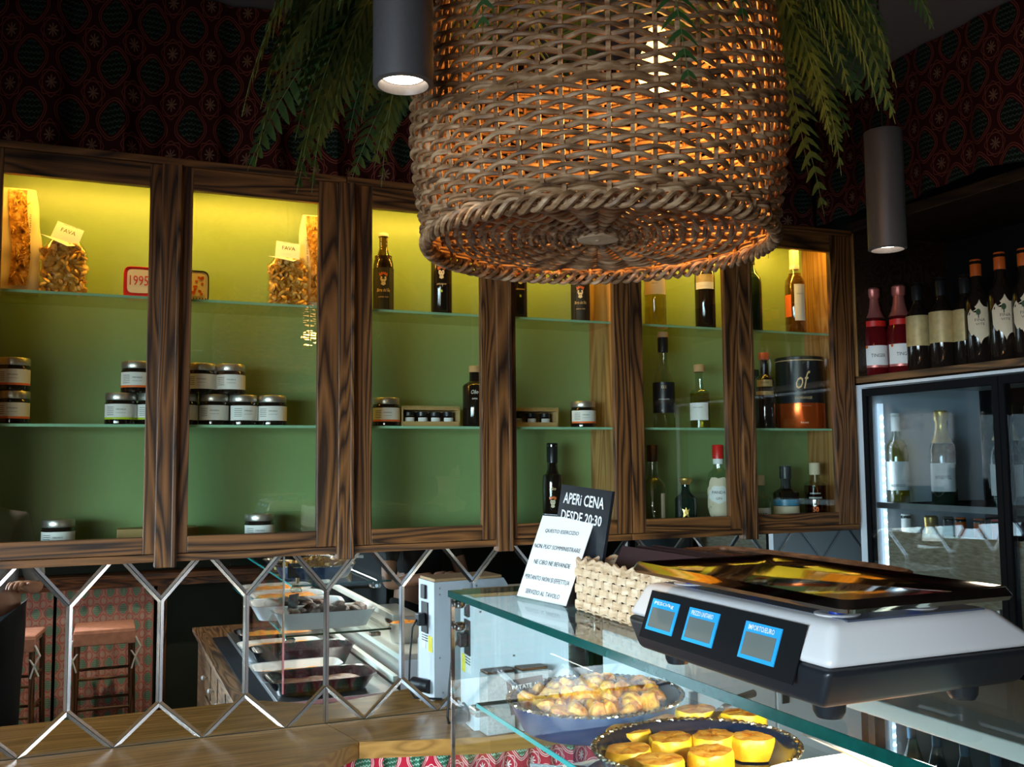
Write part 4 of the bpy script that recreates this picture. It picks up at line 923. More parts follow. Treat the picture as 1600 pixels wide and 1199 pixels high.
# price cards
def chalkcard(name, label, bl, br, h, lean, lines, clip=True, w2=.004):
    bl = Vector(bl); br = Vector(br); r = (br-bl).normalized(); n_ = r.cross(Vector((0, 0, 1))); u = (Vector((0, 0, 1))-n_*lean).normalized(); W = (br-bl).length; o = (bl+br)/2
    t = thing(name, label, 'sign', o)
    nn = r.cross(u).normalized()
    obj('card', B().quadslab(-r*W/2, r*W/2, r*W/2+u*h, -r*W/2+u*h, w2), M['black'], t)
    for s, f, zz, hh in lines: lettering(s, W*f, t, 'whiteink', (0, 0, 0), frame=(u*h*zz+nn*.0007, r, u), height=h*hh, bold=.02)
    return t, r, u
a = oz(787, 1128, 1.262); 
t, r, u = chalkcard('price_card', 'black price card chalked PATATE AL FORNO clipped to the potato pan', oz(800, 1118, 1.222), oz(855, 1108, 1.222), .062, .25, [('PATATE AL', .8, .76, .13), ('FORNO', .5, .50, .13), ('4,80', .5, .22, .15)])
obj('wooden_clip', B().box((-.006, -.008, -.024), (.006, .004, -.002), .001), M['cork'], t)
p = oz(1012+10, 1190, 1.0)
# lower dishes
t, r, u = chalkcard('price_card', 'small black card chalked CON standing in the white chicken dish', Vector((.715, 1.625, 1.085)), Vector((.760, 1.585, 1.085)), .062, .15, [('CON', .7, .75, .22), ('PATATE', .8, .45, .16)])
def dish(name, label, x, y, z, w_, d, h, rz, m='porcelain', fillm='roast', lumps=0, seed=0, cat='dish', fl=.8):
    t = thing(name, label, cat, (x, y, z), rz); k = .82
    def rr(W, D, zz, n=32):
        return [(W/2*math.copysign(abs(math.cos(2*PI*i/n))**.45, math.cos(2*PI*i/n)), D/2*math.copysign(abs(math.sin(2*PI*i/n))**.45, math.sin(2*PI*i/n)), zz) for i in range(n)]
    rings = [rr(w_*k, d*k, 0), rr(w_*.99, d*.99, h*.93), rr(w_*1.03, d*1.03, h), rr(w_*.97, d*.96, h*.96), rr(w_*k*.96, d*k*.94, .006)]; n = 32
    vs = [v for r_ in rings for v in r_]
    b = B().add(vs, [(j*n+i, j*n+(i+1) % n, (j+1)*n+(i+1) % n, (j+1)*n+i) for j in range(4) for i in range(n)]+[tuple(range(n-1, -1, -1)), tuple(4*n+i for i in range(n))]); obj('dish_body', b, M[m], t, smooth=True)
    rnd = random.Random(seed)
    q = rr(w_*(k+(1-k)*fl)*.93, d*(k+(1-k)*fl)*.93, h*fl)
    b = B(); nn = 14
    def f(u, v):
        X = (u-.5)*2; Y_ = (v-.5)*2; m_ = max(abs(X), abs(Y_), 1e-6); rr_ = math.hypot(X, Y_); s = m_/max(rr_, 1e-6); e = (abs(X*s)**4+abs(Y_*s)**4)
        return (X*w_*.42*(1-.10*(abs(Y_)**6)), Y_*d*.42*(1-.10*(abs(X)**6)), h*fl+.006*math.sin(u*19+seed)*math.cos(v*17+seed*2)-(.012 if m_ > .99 else 0))
    obj('food_filling', b.grid(f, nn, nn), M[fillm], t, smooth=True)
    return t
def meat_pile(cx, cy, z, n, sx, sy, label, group, seed, m='roast', size=(.022, .045)):
    rnd = random.Random(seed)
    for k in range(n):
        a = k*2.4; r = math.sqrt((k+.5)/n); o = tag(obj('roast_piece', chunk_roast(k % 4, m), None), label, 'food', group); o.location = (cx+r*sx*math.cos(a), cy+r*sy*math.sin(a), z+rnd.uniform(0, .012)*(1.2-r)); s = rnd.uniform(*size); o.scale = (s*1.3, s*.9, s*.6); o.rotation_euler = (rnd.uniform(-.5, .5), rnd.uniform(-.5, .5), rnd.uniform(0, 6))
_cr = {}
def chunk_roast(i, m):
    if (i, m) not in _cr: me = cm[i].copy(); me.name = 'roast_piece'; me.materials[0] = M[m]; _cr[(i, m)] = me
    return _cr[(i, m)]
dish('serving_dish', 'white rectangular porcelain dish of dark roast chicken on the lower glass shelf', .86, 1.66, 1.017, .42, .22, .070, .05, seed=1, fl=.6)
meat_pile(.86, 1.66, 1.072, 14, .16, .07, 'dark glazed piece of roast chicken in the rectangular white dish', 'roast chicken pieces', 3)
dish('serving_dish', 'white oval porcelain dish of browned meat behind the chicken dish', .80, 1.36, 1.017, .40, .28, .065, .1, seed=2, fl=.6)
meat_pile(.80, 1.36, 1.068, 14, .12, .08, 'browned meat piece in the oval white dish', 'browned meat pieces', 4)
dish('serving_dish', 'white dish of orange baked pasta farther along the lower shelf', .82, 1.02, 1.017, .34, .26, .055, 0, fillm='gratin', seed=3)
dish('serving_dish', 'white dish of yellow gratin near the camera end of the lower shelf', .82, .70, 1.017, .34, .26, .055, 0, fillm='gratin', seed=4)
dish('baking_tray', 'black baking tray of reddish food at the end of the display floor', .84, 1.68, .766, .44, .26, .06, 0, 'blackpan', 'roast', seed=5, cat='tray', fl=.5)
dish('serving_dish', 'white dish with a little red food in it on the display floor', .79, 1.43, .766, .38, .20, .055, 0, fillm='gratin', seed=6, fl=.4)
dish('baking_tray', 'deep black tray on the display floor between two white dishes', .86, 1.20, .766, .46, .22, .09, 0, 'blackpan', 'roast', seed=7, cat='tray', fl=.5)
dish('serving_dish', 'white dish of orange crumbs in the middle of the display floor', .80, .94, .766, .38, .24, .065, 0, fillm='gratin', seed=8)
dish('baking_tray', 'wide black tray of orange bake at the camera end of the display floor', .84, .66, .766, .42, .26, .08, 0, 'blackpan', 'gratin', seed=9, cat='tray')
# dishes on the top shelf towards the camera
p = oz(1290, 1200, 1.30)
dish('serving_dish', 'white scalloped dish at the lower frame edge, beside the custard pan', .915, .965, 1.2105, .23, .25, .068, 0, fillm='gratin', seed=12)
dish('serving_dish', 'white dish with a small black sign on the lower glass shelf below the potato pan', .745, 1.63, 1.30, .001, .001, .001, 0) if False else None
tg = thing('serving_tongs', 'steel serving tongs resting in the white scalloped dish', 'utensil', (.905, 1.02, 1.300), .4)
for s in (-1, 1): obj('tong_arm', B().tube([(0, .06, .02), (s*.012, 0, .012), (s*.016, -.05, .0), (s*.01, -.10, -.006)], [.004, .0035, .003, .006], 8), M['steel'], tg, smooth=True)

# ---- acrylic notice and chalk board on the glass top
sg = thing('notice_stand', 'white printed Italian notice in a clear leaning stand on the glass top', 'sign', (.757, 1.545, GT+.0005))
o_ = Vector((.757, 1.545, GT+.0005)); BL = Vector((.730, 1.712, GT+.0005))-o_; BR = Vector((.757, 1.545, GT+.0005))-o_; TL = oy(848, 803, 1.716)-o_; TR = TL+(BR-BL)*1.04; 
def front(a, b_, c_, d_, off=0.0):
    """order the corners so that a slab grows away from the customer side (+x)"""
    n_ = (b_-a).cross(d_-a).normalized()
    if n_.x > 0: a, b_, c_, d_ = a, d_, c_, b_; n_ = -n_
    return [p_-n_*off*0 for p_ in (a, b_, c_, d_)]
obj('acrylic_back', B().quadslab(*front(TL, BL, BR, TR, .005), .005), M['acrylic'], sg)
ins = .004; rr_ = (BR-BL).normalized(); uu = (TL-BL).normalized(); nn = uu.cross(rr_).normalized()
if nn.x > 0: nn = -nn
Wd = (BR-BL).length; Hh = (TL-BL).length; cen = (BL+BR+TR+TL)/4
obj('paper_sheet', B().quadslab(*front(TL+rr_*ins-uu*ins+nn*.0012, BL+rr_*ins+uu*ins+nn*.0012, BR-rr_*ins+uu*ins+nn*.0012, TR-rr_*ins-uu*ins+nn*.0012), .0006), M['paper'], sg)
for s_, f, zz in (('QUESTO ESERCIZIO', .64, .80), ("NON PUO' SOMMINISTRARE", .88, .62), ('NE CIBO NE BEVANDE', .70, .44), ('PERTANTO NON SI EFFETTUA', .86, .26), ('SERVIZIO AL TAVOLO', .66, .10)):
    lettering(s_, Wd*f, sg, 'dark', (0, 0, 0), frame=(BL+(BR-BL)*.5+uu*Hh*zz+nn*.0022, rr_, uu), height=.0085)
obj('stand_foot', B().quadslab(BL, BL+Vector((.06, .008, 0)), BR+Vector((.06, .008, 0)), BR, .003).xf(Matrix.Translation((0, 0, .003))), M['acrylic'], sg)
cb = thing('chalk_board', 'small black chalk board lettered APERI CENA behind the white notice', 'sign', (.80, 1.52, GT+.0005)); o2 = Vector((.80, 1.52, GT+.0005))
TL2 = oy(878, 757, 1.66)-o2; TR2 = oy(957, 768, 1.50)-o2; r2 = (TR2-TL2).normalized(); BL2 = Vector((.775, 1.675, GT+.001))-o2; BR2 = Vector((.797, 1.515, GT+.001))-o2
u2 = ((TL2+TR2)/2-(BL2+BR2)/2).normalized(); n2 = u2.cross(r2).normalized(); n2 = -n2 if n2.x > 0 else n2
obj('board', B().quadslab(*front(TL2, BL2, BR2, TR2), .006), M['black'], cb)
W2 = (TR2-TL2).length; c2 = (TL2+TR2)/2
for s_, f, dz, hh in (('APERi CENA', .80, .024, .021), ('DESDE 20:30', .80, .056, .019)):
    lettering(s_, W2*f, cb, 'whiteink', (0, 0, 0), frame=(c2-u2*dz+n2*.0022, r2, u2), height=hh, bold=.015)

# ---- woven tray basket with menus
wb = thing('woven_basket', 'pale woven rush basket holding dark menus, behind the scales', 'basket', (.765, 1.52, GT+.001), 0)
WX, WY, WH = .20, .36, .082
def wall_strips(p0, p1, nm):
    p0 = Vector(p0); p1 = Vector(p1); d = (p1-p0); L = d.length; d /= L; n_ = Vector((d.y, -d.x, 0)); rows = 6
    for j in range(rows):
        pts = B(); m = int(L/.011); z = .004+WH*(j+.5)/rows; ro = []
        nu = m*2
        def f(u, v): 
            s = u*L/.030+(j % 2)*.5
            return p0+d*(u*L)+n_*(.0035*math.cos(2*PI*s)+ (.001*math.sin(v*PI)))+Vector((0, 0, z+(v-.5)*WH/rows*(1.0+.18*math.cos(2*PI*s*2))+.0016*math.sin(2*PI*s)))
        obj('weave_strip', B().grid(f, nu, 3), M['rush'], wb, smooth=True)
    for k in range(int(L/.030)+1):
        q = p0+d*min(L, k*.030); obj('upright_strip', B().quadslab(q-d*.0035-n_*.0005, q+d*.0035-n_*.0005, q+d*.0035-n_*.0005+Vector((0, 0, WH)), q-d*.0035-n_*.0005+Vector((0, 0, WH)), .001), M['rush'], wb)
wall_strips((0, 0, 0), (0, -WY, 0), 'a'); wall_strips((WX, 0, 0), (0, 0, 0), 'b'); wall_strips((WX, -WY, 0), (WX, 0, 0), 'c'); wall_strips((0, -WY, 0), (WX, -WY, 0), 'd')
rp = []
for k in range(240):
    s = k/240*2*(WX+WY); 
    if s < WY: q = (0, -s)
    elif s < WY+WX: q = (s-WY, -WY)
    elif s < 2*WY+WX: q = (WX, -WY+(s-WY-WX))
    else: q = (WX-(s-2*WY-WX), 0)
    rp.append((q[0]+.002*math.cos(k*.9), q[1]+.002*math.sin(k*.9), WH+.004+.003*math.sin(k*1.1)))
obj('rolled_rim', B().tube(rp, .0042, 6, True), M['rush'], wb, smooth=True)
obj('basket_floor', B().box((.002, -WY+.002, .001), (WX-.002, -.002, .004)), M['rush'], wb)
for i in range(3):
    tag(obj('menu', B().quadslab((0, 0, 0), (0, -.30, 0), (.055, -.30, .105), (.055, 0, .105), .006), M['menu'], None, (.785+.028*i, 1.49-.004*i, GT+.0065)), ('dark brown menu leaning in the woven basket, nearest its front', 'dark brown menu leaning in the middle of the woven basket', 'dark brown menu leaning at the back of the woven basket')[i], 'menu')
br_ = thing('rattan_tray', 'red brown rattan tray rim standing behind the pale basket', 'basket', (1.057, 1.33, GT+.001))
for j in range(9):
    pts = []
    for k in range(60): a = 2*PI*k/60; pts.append(((.075+.002*math.cos(a*24+j*PI))*math.copysign(abs(math.cos(a))**.5, math.cos(a)), (.24+.002*math.cos(a*24+j*PI))*math.copysign(abs(math.sin(a))**.5, math.sin(a)), .004+j*.0105))
    obj('weaver_cane', B().tube(pts, .005, 6, True), M['brownwicker'], br_, smooth=True)
obj('tray_floor', B().box((-.068, -.225, 0), (.068, .225, .004)), M['brownwicker'], br_)

# ---- shop scales
scx, scy = .640, .915      # front face line and middle
sc_ = thing('shop_scale', 'white and black shop scales with three blue framed displays and a steel tray', 'scale', (.76, .91, GT))
ox_, oy__ = .76, .91
def frustum(pts_bottom, zb, pts_top, zt):
    n = len(pts_bottom); return B().add([(x-ox_, y-oy__, zb) for x, y in pts_bottom]+[(x-ox_, y-oy__, zt) for x, y in pts_top], [tuple(range(n-1, -1, -1)), tuple(range(n, 2*n))]+[(i, (i+1) % n, n+(i+1) % n, n+i) for i in range(n)])
def bev(o, w_=.006):
    m_ = o.modifiers.new('bevel', 'BEVEL'); m_.width = w_; m_.segments = 3; m_.limit_method = 'ANGLE'; m_.angle_limit = math.radians(25)
    for p_ in o.data.polygons: p_.use_smooth = True
    return o
Y0, Y1 = .732, 1.115
rect = lambda xa, ya, xb, yb: [(xa, ya), (xb, ya), (xb, yb), (xa, yb)]
bev(obj('base_shell', frustum(rect(.638, .752, .905, 1.095), .020, rect(.631, Y0, .928, Y1), .060), M['black'], sc_), .008)
bev(obj('upper_shell', frustum(rect(.632, Y0, .928, Y1), .0605, rect(.652, .748, .868, 1.098), .102), M['white'], sc_), .010)
pn = B().add([(.6318-ox_, .765-oy__, .052), (.6318-ox_, 1.088-oy__, .052), (.6480-ox_, 1.080-oy__, .096), (.6480-ox_, .775-oy__, .096)], [(0, 1, 2, 3)])
fr_u = Vector((.0162, 0, .044)).normalized(); fr_n = Vector((-.044, 0, .0162)).normalized(); fr_r = Vector((0, -1, 0)); fo = Vector((.6318-ox_, 0, .052))
def facepanel(name, ya, yb, ua, ub, m, off, parent=None, **kw):
    c = [fo+Vector((0, yy-oy__, 0))+fr_u*uu_+fr_n*off for yy, uu_ in ((ya, ua), (yb, ua), (yb, ub), (ya, ub))]
    return obj(name, B().quadslab(c[3], c[2], c[1], c[0], .0012) if False else B().quadslab(c[0], c[1], c[2], c[3], .0015), M[m], parent or sc_, **kw)
facepanel('display_panel', .776, 1.068, -.014, .0455, 'matblack', .0025)
for yc, s_ in ((1.028, 'PESO/kg'), (.946, 'PREZZO UNITARIO'), (.838, 'IMPORTO/EURO')):
    wd = .060; f_ = facepanel('display_frame', yc-wd/2, yc+wd/2, -.003, .036, 'blue', .0036)
    facepanel('display_glass', yc-wd/2+.005, yc+wd/2-.005, .001, .025, 'lcd', .0044, f_)
    lettering(s_, wd*.72, f_, 'whiteink', (0, 0, 0), frame=(fo+Vector((0, yc-oy__, 0))+fr_u*.0305+fr_n*.0068, fr_r, fr_u), height=.0055, bold=.01)
for fx, fy in ((.684, 1.075), (.680, .79), (.865, 1.07), (.862, .79)):
    obj('rubber_foot', B().lathe([(.013, 0.0005), (.016, .006), (.018, .026)], 18), M['black'], sc_, (fx-ox_, fy-oy__, 0), smooth=True)
for fx, fy in ((.695, 1.055), (.690, .785), (.795, 1.055), (.795, .785)):
    cc = obj('tray_socket', B().lathe([(.010, .1015), (.022, .1018), (.023, .1035), (.020, .1045), (.012, .103)], 24), M['white'], sc_, (fx-ox_, fy-oy__, 0), smooth=True)
    obj('blue_stud', B().lathe([(.008, .102), (.008, .118), (.006, .122)], 16), M['bluef'], cc, smooth=True)
obj('top_plate', B().box((.672-ox_, .75-oy__, .1005), (.855-ox_, 1.085-oy__, .1025)), plain('slate grey top', (.06, .07, .10), .35), sc_)
tx0, tx1, ty0, ty1, tz = .600, .812, .672, 1.048, .1235
def rrect(x0, y0, x1, y1, r, z, n=6):
    o = []
    for cx, cy, a0 in ((x1-r, y1-r, 0), (x0+r, y1-r, PI/2), (x0+r, y0+r, PI), (x1-r, y0+r, 1.5*PI)):
        for k in range(n+1): a = a0+PI/2*k/n; o.append((cx+r*math.cos(a)-ox_, cy+r*math.sin(a)-oy__, z))
    return o
rings = [rrect(tx0, ty0, tx1, ty1, .012, tz+.004), rrect(tx0+.004, ty0+.004, tx1-.004, ty1-.004, .012, tz+.012), rrect(tx0+.007, ty0+.007, tx1-.007, ty1-.007, .012, tz+.011), rrect(tx0+.03, ty0+.03, tx1-.03, ty1-.03, .02, tz+.004)]
n = len(rings[0]); und = rrect(tx0+.002, ty0+.002, tx1-.002, ty1-.002, .012, tz)
allr = [und]+rings
b = B().add([v for r_ in allr for v in r_], [(j*n+i, j*n+(i+1) % n, (j+1)*n+(i+1) % n, (j+1)*n+i) for j in range(4) for i in range(n)]+[tuple(4*n+i for i in range(n)), tuple(range(n-1, -1, -1))])
obj('weighing_tray', b, M['tray'], sc_, label='polished steel weighing tray', smooth=True)
# ================================================================ THINGS ON THE WORKTOP
mc = thing('bread_slicer', 'white metal machine box with black socket, cable and yellow sticker on the worktop', 'machine', (.978, 2.60, WT+.001), .0)
mm = Matrix.Rotation(math.radians(6), 4, 'Z')
b = B(); b.add([(0, 0, 0), (.29, 0, 0), (.29, .135, 0), (0, .135, 0), (0, 0, .37), (.25, 0, .37), (.25, .135, .37), (0, .135, .37), (.29, 0, .31), (.29, .135, .31)],
               [(0, 3, 2, 1), (0, 1, 8, 5, 4), (3, 7, 6, 9, 2), (0, 4, 7, 3), (4, 5, 6, 7), (1, 2, 9, 8), (5, 8, 9, 6)])
obj('casing', b, M['whitem'], mc)
obj('top_board', B().box((.003, .003, .3702), (.245, .132, .380), .002), M['cork'], mc, label='tan top board')
obj('socket_plate', B().box((-.004, .03, .20), (-.0002, .085, .30), .001), M['black'], mc)
obj('rocker_switch', B().box((-.008, .035, .31), (-.0002, .070, .355), .001), M['black'], mc)
obj('plug', B().box((-.03, .040, .225), (-.0045, .075, .265), .004), M['black'], mc)
obj('yellow_sticker', B().box((-.0012, .085, .145), (-.0002, .120, .195)), M['yellow'], mc)
obj('rating_plate', B().box((-.0012, .028, .150), (-.0002, .062, .200)), M['paper'], mc)
b = B()
for k in range(3): b.box((-.0014, .03, .205-.008*k-.012), (-.0002, .08, .202-.008*k-.012+.0001))
obj('label_lines', b, M['dark'], mc)
for x, z in ((.02, .35), (.02, .33), (.15, .35), (.02, .13), (.03, .02), (.26, .02), (.12, .20), (.24, .15)):
    obj('screw', B().lathe([(.0035, 0), (.003, .0015)], 8).xf(Matrix.Translation((x, .1352, z)) @ Matrix.Rotation(-PI/2, 4, 'X')), M['steel'], mc, smooth=True)
    obj('screw', B().lathe([(.0035, 0), (.003, .0015)], 8).xf(Matrix.Translation((x, -.0002, z)) @ Matrix.Rotation(PI/2, 4, 'X')), M['steel'], mc, smooth=True)
obj('mains_cable', B().tube([(-.03, .058, .245), (-.045, .058, .22), (-.055, .06, .12), (-.06, .065, .03), (-.05, .09, .004), (0.02, .15, .004)], .0035, 8), M['cord'], mc, smooth=True)
obj('side_motor', B().cyl((-.030, .03, .035), (.0, .10, .035), .022, 18), M['black'], mc, smooth=True)
mc.rotation_euler = (0, 0, math.radians(-4))
# two speckled boxes built in place of a basket reflection in the glass
for k, (px, lab_) in enumerate(((752, 'grey speckled box with dark top in place of a reflection, left one behind the case glass'), (800, 'grey speckled box with dark top in place of a reflection, right one behind the price card'))):
    p = oy(px, 1100, 2.33); z0 = WT+.001
    st_ = thing('reflection_box', lab_, 'box', (1.035+.105*k, 2.566, WT+.001), .05)
    obj('reflection_body', B().box((-.043, -.028, 0), (.043, .028, .165), .003), M['concrete'], st_)
    obj('dark_lid', B().box((-.041, -.026, .1655), (.041, .026, .172), .002), M['wood_h'], st_)
# white cupboard with blue disc
cu = thing('white_cupboard', 'white panelled cupboard with a round blue disc, seen through the glass counter', 'cupboard', (1.35, 2.12, 0))
obj('carcass', B().box((0, 0, 0), (.585, .405, 1.20), .004), M['whitem'], cu)
for x in (.005, .290):
    d = obj('door_panel', B().box((x, -.018, .05), (x+.28, -.0005, 1.19), .003), M['whitem'], cu)
    obj('hinge', B().box((x+.01, -.024, 1.05), (x+.035, -.018, 1.11), .002), M['steel'], d)
obj('blue_disc', B().cyl((.20, -.0185, 1.00), (.20, -.021, 1.00), .026, 28), M['bluef'], cu)
# mixed items between: napkin cartons, small bottle
t = bottle('oil_bottle', 'green gold oil bottle standing behind the machine box', 0, 0, WT+.001, 0, .30, .034, .014, 'greenclear', 'wine', 'black', .15, at=(1.42, 2.70, 0), liq=('liqyellow', .6))
def cupstack(x, y, lab_, r=.04, h=.20):
    t = thing('cup_stack', lab_, 'cups', (x, y, WT+.001))
    for k in range(7):
        obj('plastic_cup', B().lathe([(r*.72, 0), (r*.98, .080), (r*1.03, .083), (r*.98, .084), (r*.70, .004)], 20).xf(Matrix.Translation((0, 0, k*.020))), M['white'], t, smooth=True)
cupstack(1.52, 2.70, 'stack of white plastic cups behind the machine, nearer the machine')
cupstack(1.62, 2.66, 'stack of white plastic cups behind the machine, farther right')

# ================================================================ RIGHT WALL: WINE SHELF AND FRIDGE
XF = 2.42
ws = thing('wine_shelf', 'dark wooden wine shelf unit above the glass fridge', 'shelf', (XF, 2.62, 1.95))
def W(x, y, z): return (x-XF, y-2.62, z-1.95)
obj('shelf_board', B().box(W(XF, .95, 1.952), W(2.86, 2.62, 1.975), .001), M['wood_y'], ws)
obj('side_board', B().box(W(XF, 2.60, 1.976), W(2.86, 2.62, 2.483)), M['shadewood'], ws)
obj('front_edge', B().box(W(XF-.004, 2.602, 1.976), W(XF-.0002, 2.618, 2.483)), M['oak'], ws)
obj('top_beam', B().box(W(XF-.012, .95, 2.484), W(2.86, 2.62, 2.52), .002), M['shadewood'], ws)
obj('back_board', B().box(W(2.86, .95, 1.952), W(2.875, 2.62, 2.52)), M['matblack'], ws)
obj('green_panel', B().box(W(2.85, .95, 1.976), W(2.8595, 2.13, 2.30)), M['green'], ws)
obj('side_board', B().box(W(XF, .935, 1.95), W(2.86, .95, 2.52)), M['wood_v'], ws)
SZ = 1.976
def sbottle(px, X, lab_, kind, rz=0.0):
    p = ox(px, 560, X)
    if kind == 'spark':
        t = bottle('sparkling_bottle', lab_, 0, 0, SZ, 0, .315, .044, .0155, 'redwine', 'wine', 'foilpink', lab=[('paper', .10, .34, .11)], at=(p.x, p.y, 0), rz=rz, sh=.50, nk=.72)
        wraplabel('neck_label', .0395, .175, .195, .10, 'red', t); txt(t, 'TINGER', .05, .072, .044, 'dark', .012); wraplabel('label_foot', .0448, .030, .038, .11, 'foilpink', t)
        obj('label_seal', B().add([(.0452*math.sin(-.9+.12*math.cos(k*PI/5)), -.0452*math.cos(-.9+.12*math.cos(k*PI/5)), .103+.006*math.sin(k*PI/5)) for k in range(10)], [tuple(range(10))]), M['orangecap'], t)
    elif kind == 'gold': t = bottle('wine_bottle', lab_, 0, 0, SZ, 0, .30, .0385, .0145, 'amber', 'wine', 'black', .2, lab=[('gold_label', .28, .62, .112)], at=(p.x, p.y, 0), rz=rz)
    else:
        shp = [(0, .52), (.05, .44), (.14, .36), (.30, .34), (.36, .22), (.50, .14), (.50, -.14), (.36, -.22), (.26, -.34), (.12, -.38), (.05, -.44), (0, -.52), (-.05, -.44), (-.14, -.34), (-.34, -.30), (-.44, -.16), (-.46, .16), (-.34, .30), (-.12, .38), (-.05, .44)]
        t = bottle('wine_bottle', lab_, 0, 0, SZ, 0, .335, .0385, .0150, 'amber', 'wine', 'orangecap', .155, lab=[('cream', .20, .60, .085, 0, shp)], at=(p.x, p.y, 0), rz=rz, sh=.60, nk=.76)
        obj('tree_print', B().add([(.0395*math.sin(-.10+.18*math.cos(k*PI/6)), -.0395*math.cos(-.10+.18*math.cos(k*PI/6)), .165+.010*math.sin(k*PI/6)) for k in range(12)], [tuple(range(12))]), M['fern'], t)
        txt(t, 'FINA', .030, .140, .0390, 'dark', .009); txt(t, 'VITE', .026, .127, .0390, 'dark', .007); wraplabel('trunk_print', .0396, .146, .158, .003, 'dark', t, -.10)
    return t
sbottle(1368, 2.50, 'sparkling wine bottle with pink foil neck, leftmost on the wine shelf', 'spark', .25)
sbottle(1408, 2.545, 'sparkling wine bottle with pink foil neck, second from the left', 'spark', .25)
sbottle(1437, 2.50, 'wine bottle with mottled gold label, beside the sparkling wine', 'gold')
sbottle(1474, 2.50, 'wine bottle with mottled gold label, second of three', 'gold')
sbottle(1512, 2.54, 'wine bottle with mottled gold label, half hidden by the cream-label bottle', 'gold')
sbottle(1531, 2.52, 'tall wine bottle with orange capsule and jagged cream label, left one', 'orange', .15)
sbottle(1569, 2.50, 'tall wine bottle with orange capsule and jagged cream label, middle one', 'orange', .25)
sbottle(1607, 2.52, 'tall wine bottle with orange capsule, cut by the right frame edge', 'orange')

fg = thing('wine_fridge', 'tall white wine fridge with dark glass doors and a cold light strip', 'fridge', (XF, 2.62, 0))
def Fb(x0, y0, z0, x1, y1, z1, bev_=0): return B().box((x0-XF, y0-2.62, z0), (x1-XF, y1-2.62, z1), bev_)
FY0, FY1 = 1.45, 2.62
obj('side_panel', Fb(XF, FY1-.028, .05, 3.0, FY1, 1.945), M['whitem'], fg, label='white side panel')
obj('side_panel', Fb(XF, FY0, .05, 3.0, FY0+.025, 1.945), M['whitem'], fg)
obj('top_panel', Fb(XF, FY0+.025, 1.935, 3.0, FY1-.028, 1.945), M['whitem'], fg)
obj('back_panel', Fb(2.98, FY0+.025, .05, 3.0, FY1-.028, 1.935), M['matblack'], fg)
obj('plinth', Fb(XF+.02, FY0+.025, 0, 2.98, FY1-.028, .10), M['matblack'], fg)
for ya, yb in ((2.04, 2.59), (1.478, 2.035)):
    d = obj('glass_door', Fb(XF+.006, ya+.02, .13, XF+.012, yb-.015, 1.905), sheer('fridge glass', (.72, .78, .80), 0.9), fg)
    obj('door_frame', Fb(XF, ya, .10, XF+.03, ya+.02, 1.93), M['matblack'], d); obj('door_frame', Fb(XF, yb-.015, .10, XF+.03, yb, 1.93), M['matblack'], d)
    obj('door_frame', Fb(XF, ya+.02, 1.905, XF+.03, yb-.015, 1.93), M['matblack'], d); obj('door_frame', Fb(XF, ya+.02, .10, XF+.03, yb-.015, .13), M['matblack'], d)
    obj('door_handle', Fb(XF-.03, ya+.004, .95, XF-.018, ya+.016, 1.25, .003), M['steel'], d)
for z in (1.535, 1.17, .83, .50, .20):
    s = obj('wire_shelf', Fb(2.47, 1.478, z-.012, 2.96, 2.585, z), M['matblack'], fg)
    obj('shelf_lip', Fb(2.462, 1.478, z-.016, 2.47, 2.585, z+.004), M['steel'], s)
b = B()
for k in range(52):
    b.lathe([(.0001, -.004), (.0045, -.003), (.0045, .003), (.0001, .004)], 6, (2.492-XF, 2.575-2.62, .3+k*.030))
dots = obj('led_dots', b, M['ledw'], fg, label='row of cold white light dots'); 
obj('led_profile', Fb(2.484, 2.578, .25, 2.502, 2.588, 1.88), plain('led diffuser', (.8, .9, 1), .4, emit=(.7, .85, 1), es=1.2), fg)
fl = bpy.data.lights.new('fridge_light', 'AREA'); fl.shape = 'RECTANGLE'; fl.size = .03; fl.size_y = 1.4; fl.energy = 0.7; fl.color = (.80, .92, 1)
fo_ = bpy.data.objects.new('fridge_light', fl); COL.objects.link(fo_); fo_.parent = fg; fo_.location = (2.50-XF, 2.565-2.62, 1.1); fo_.rotation_euler = (math.radians(-90), 0, math.radians(15))
wcr = thing('wooden_display_board', 'pale wooden bottle board in front of the second fridge shelf', 'board', (2.475, 2.30, 1.1705))
obj('board', B().box((0, -.32, 0), (.012, .25, .272), .002), M['rush'], wcr)
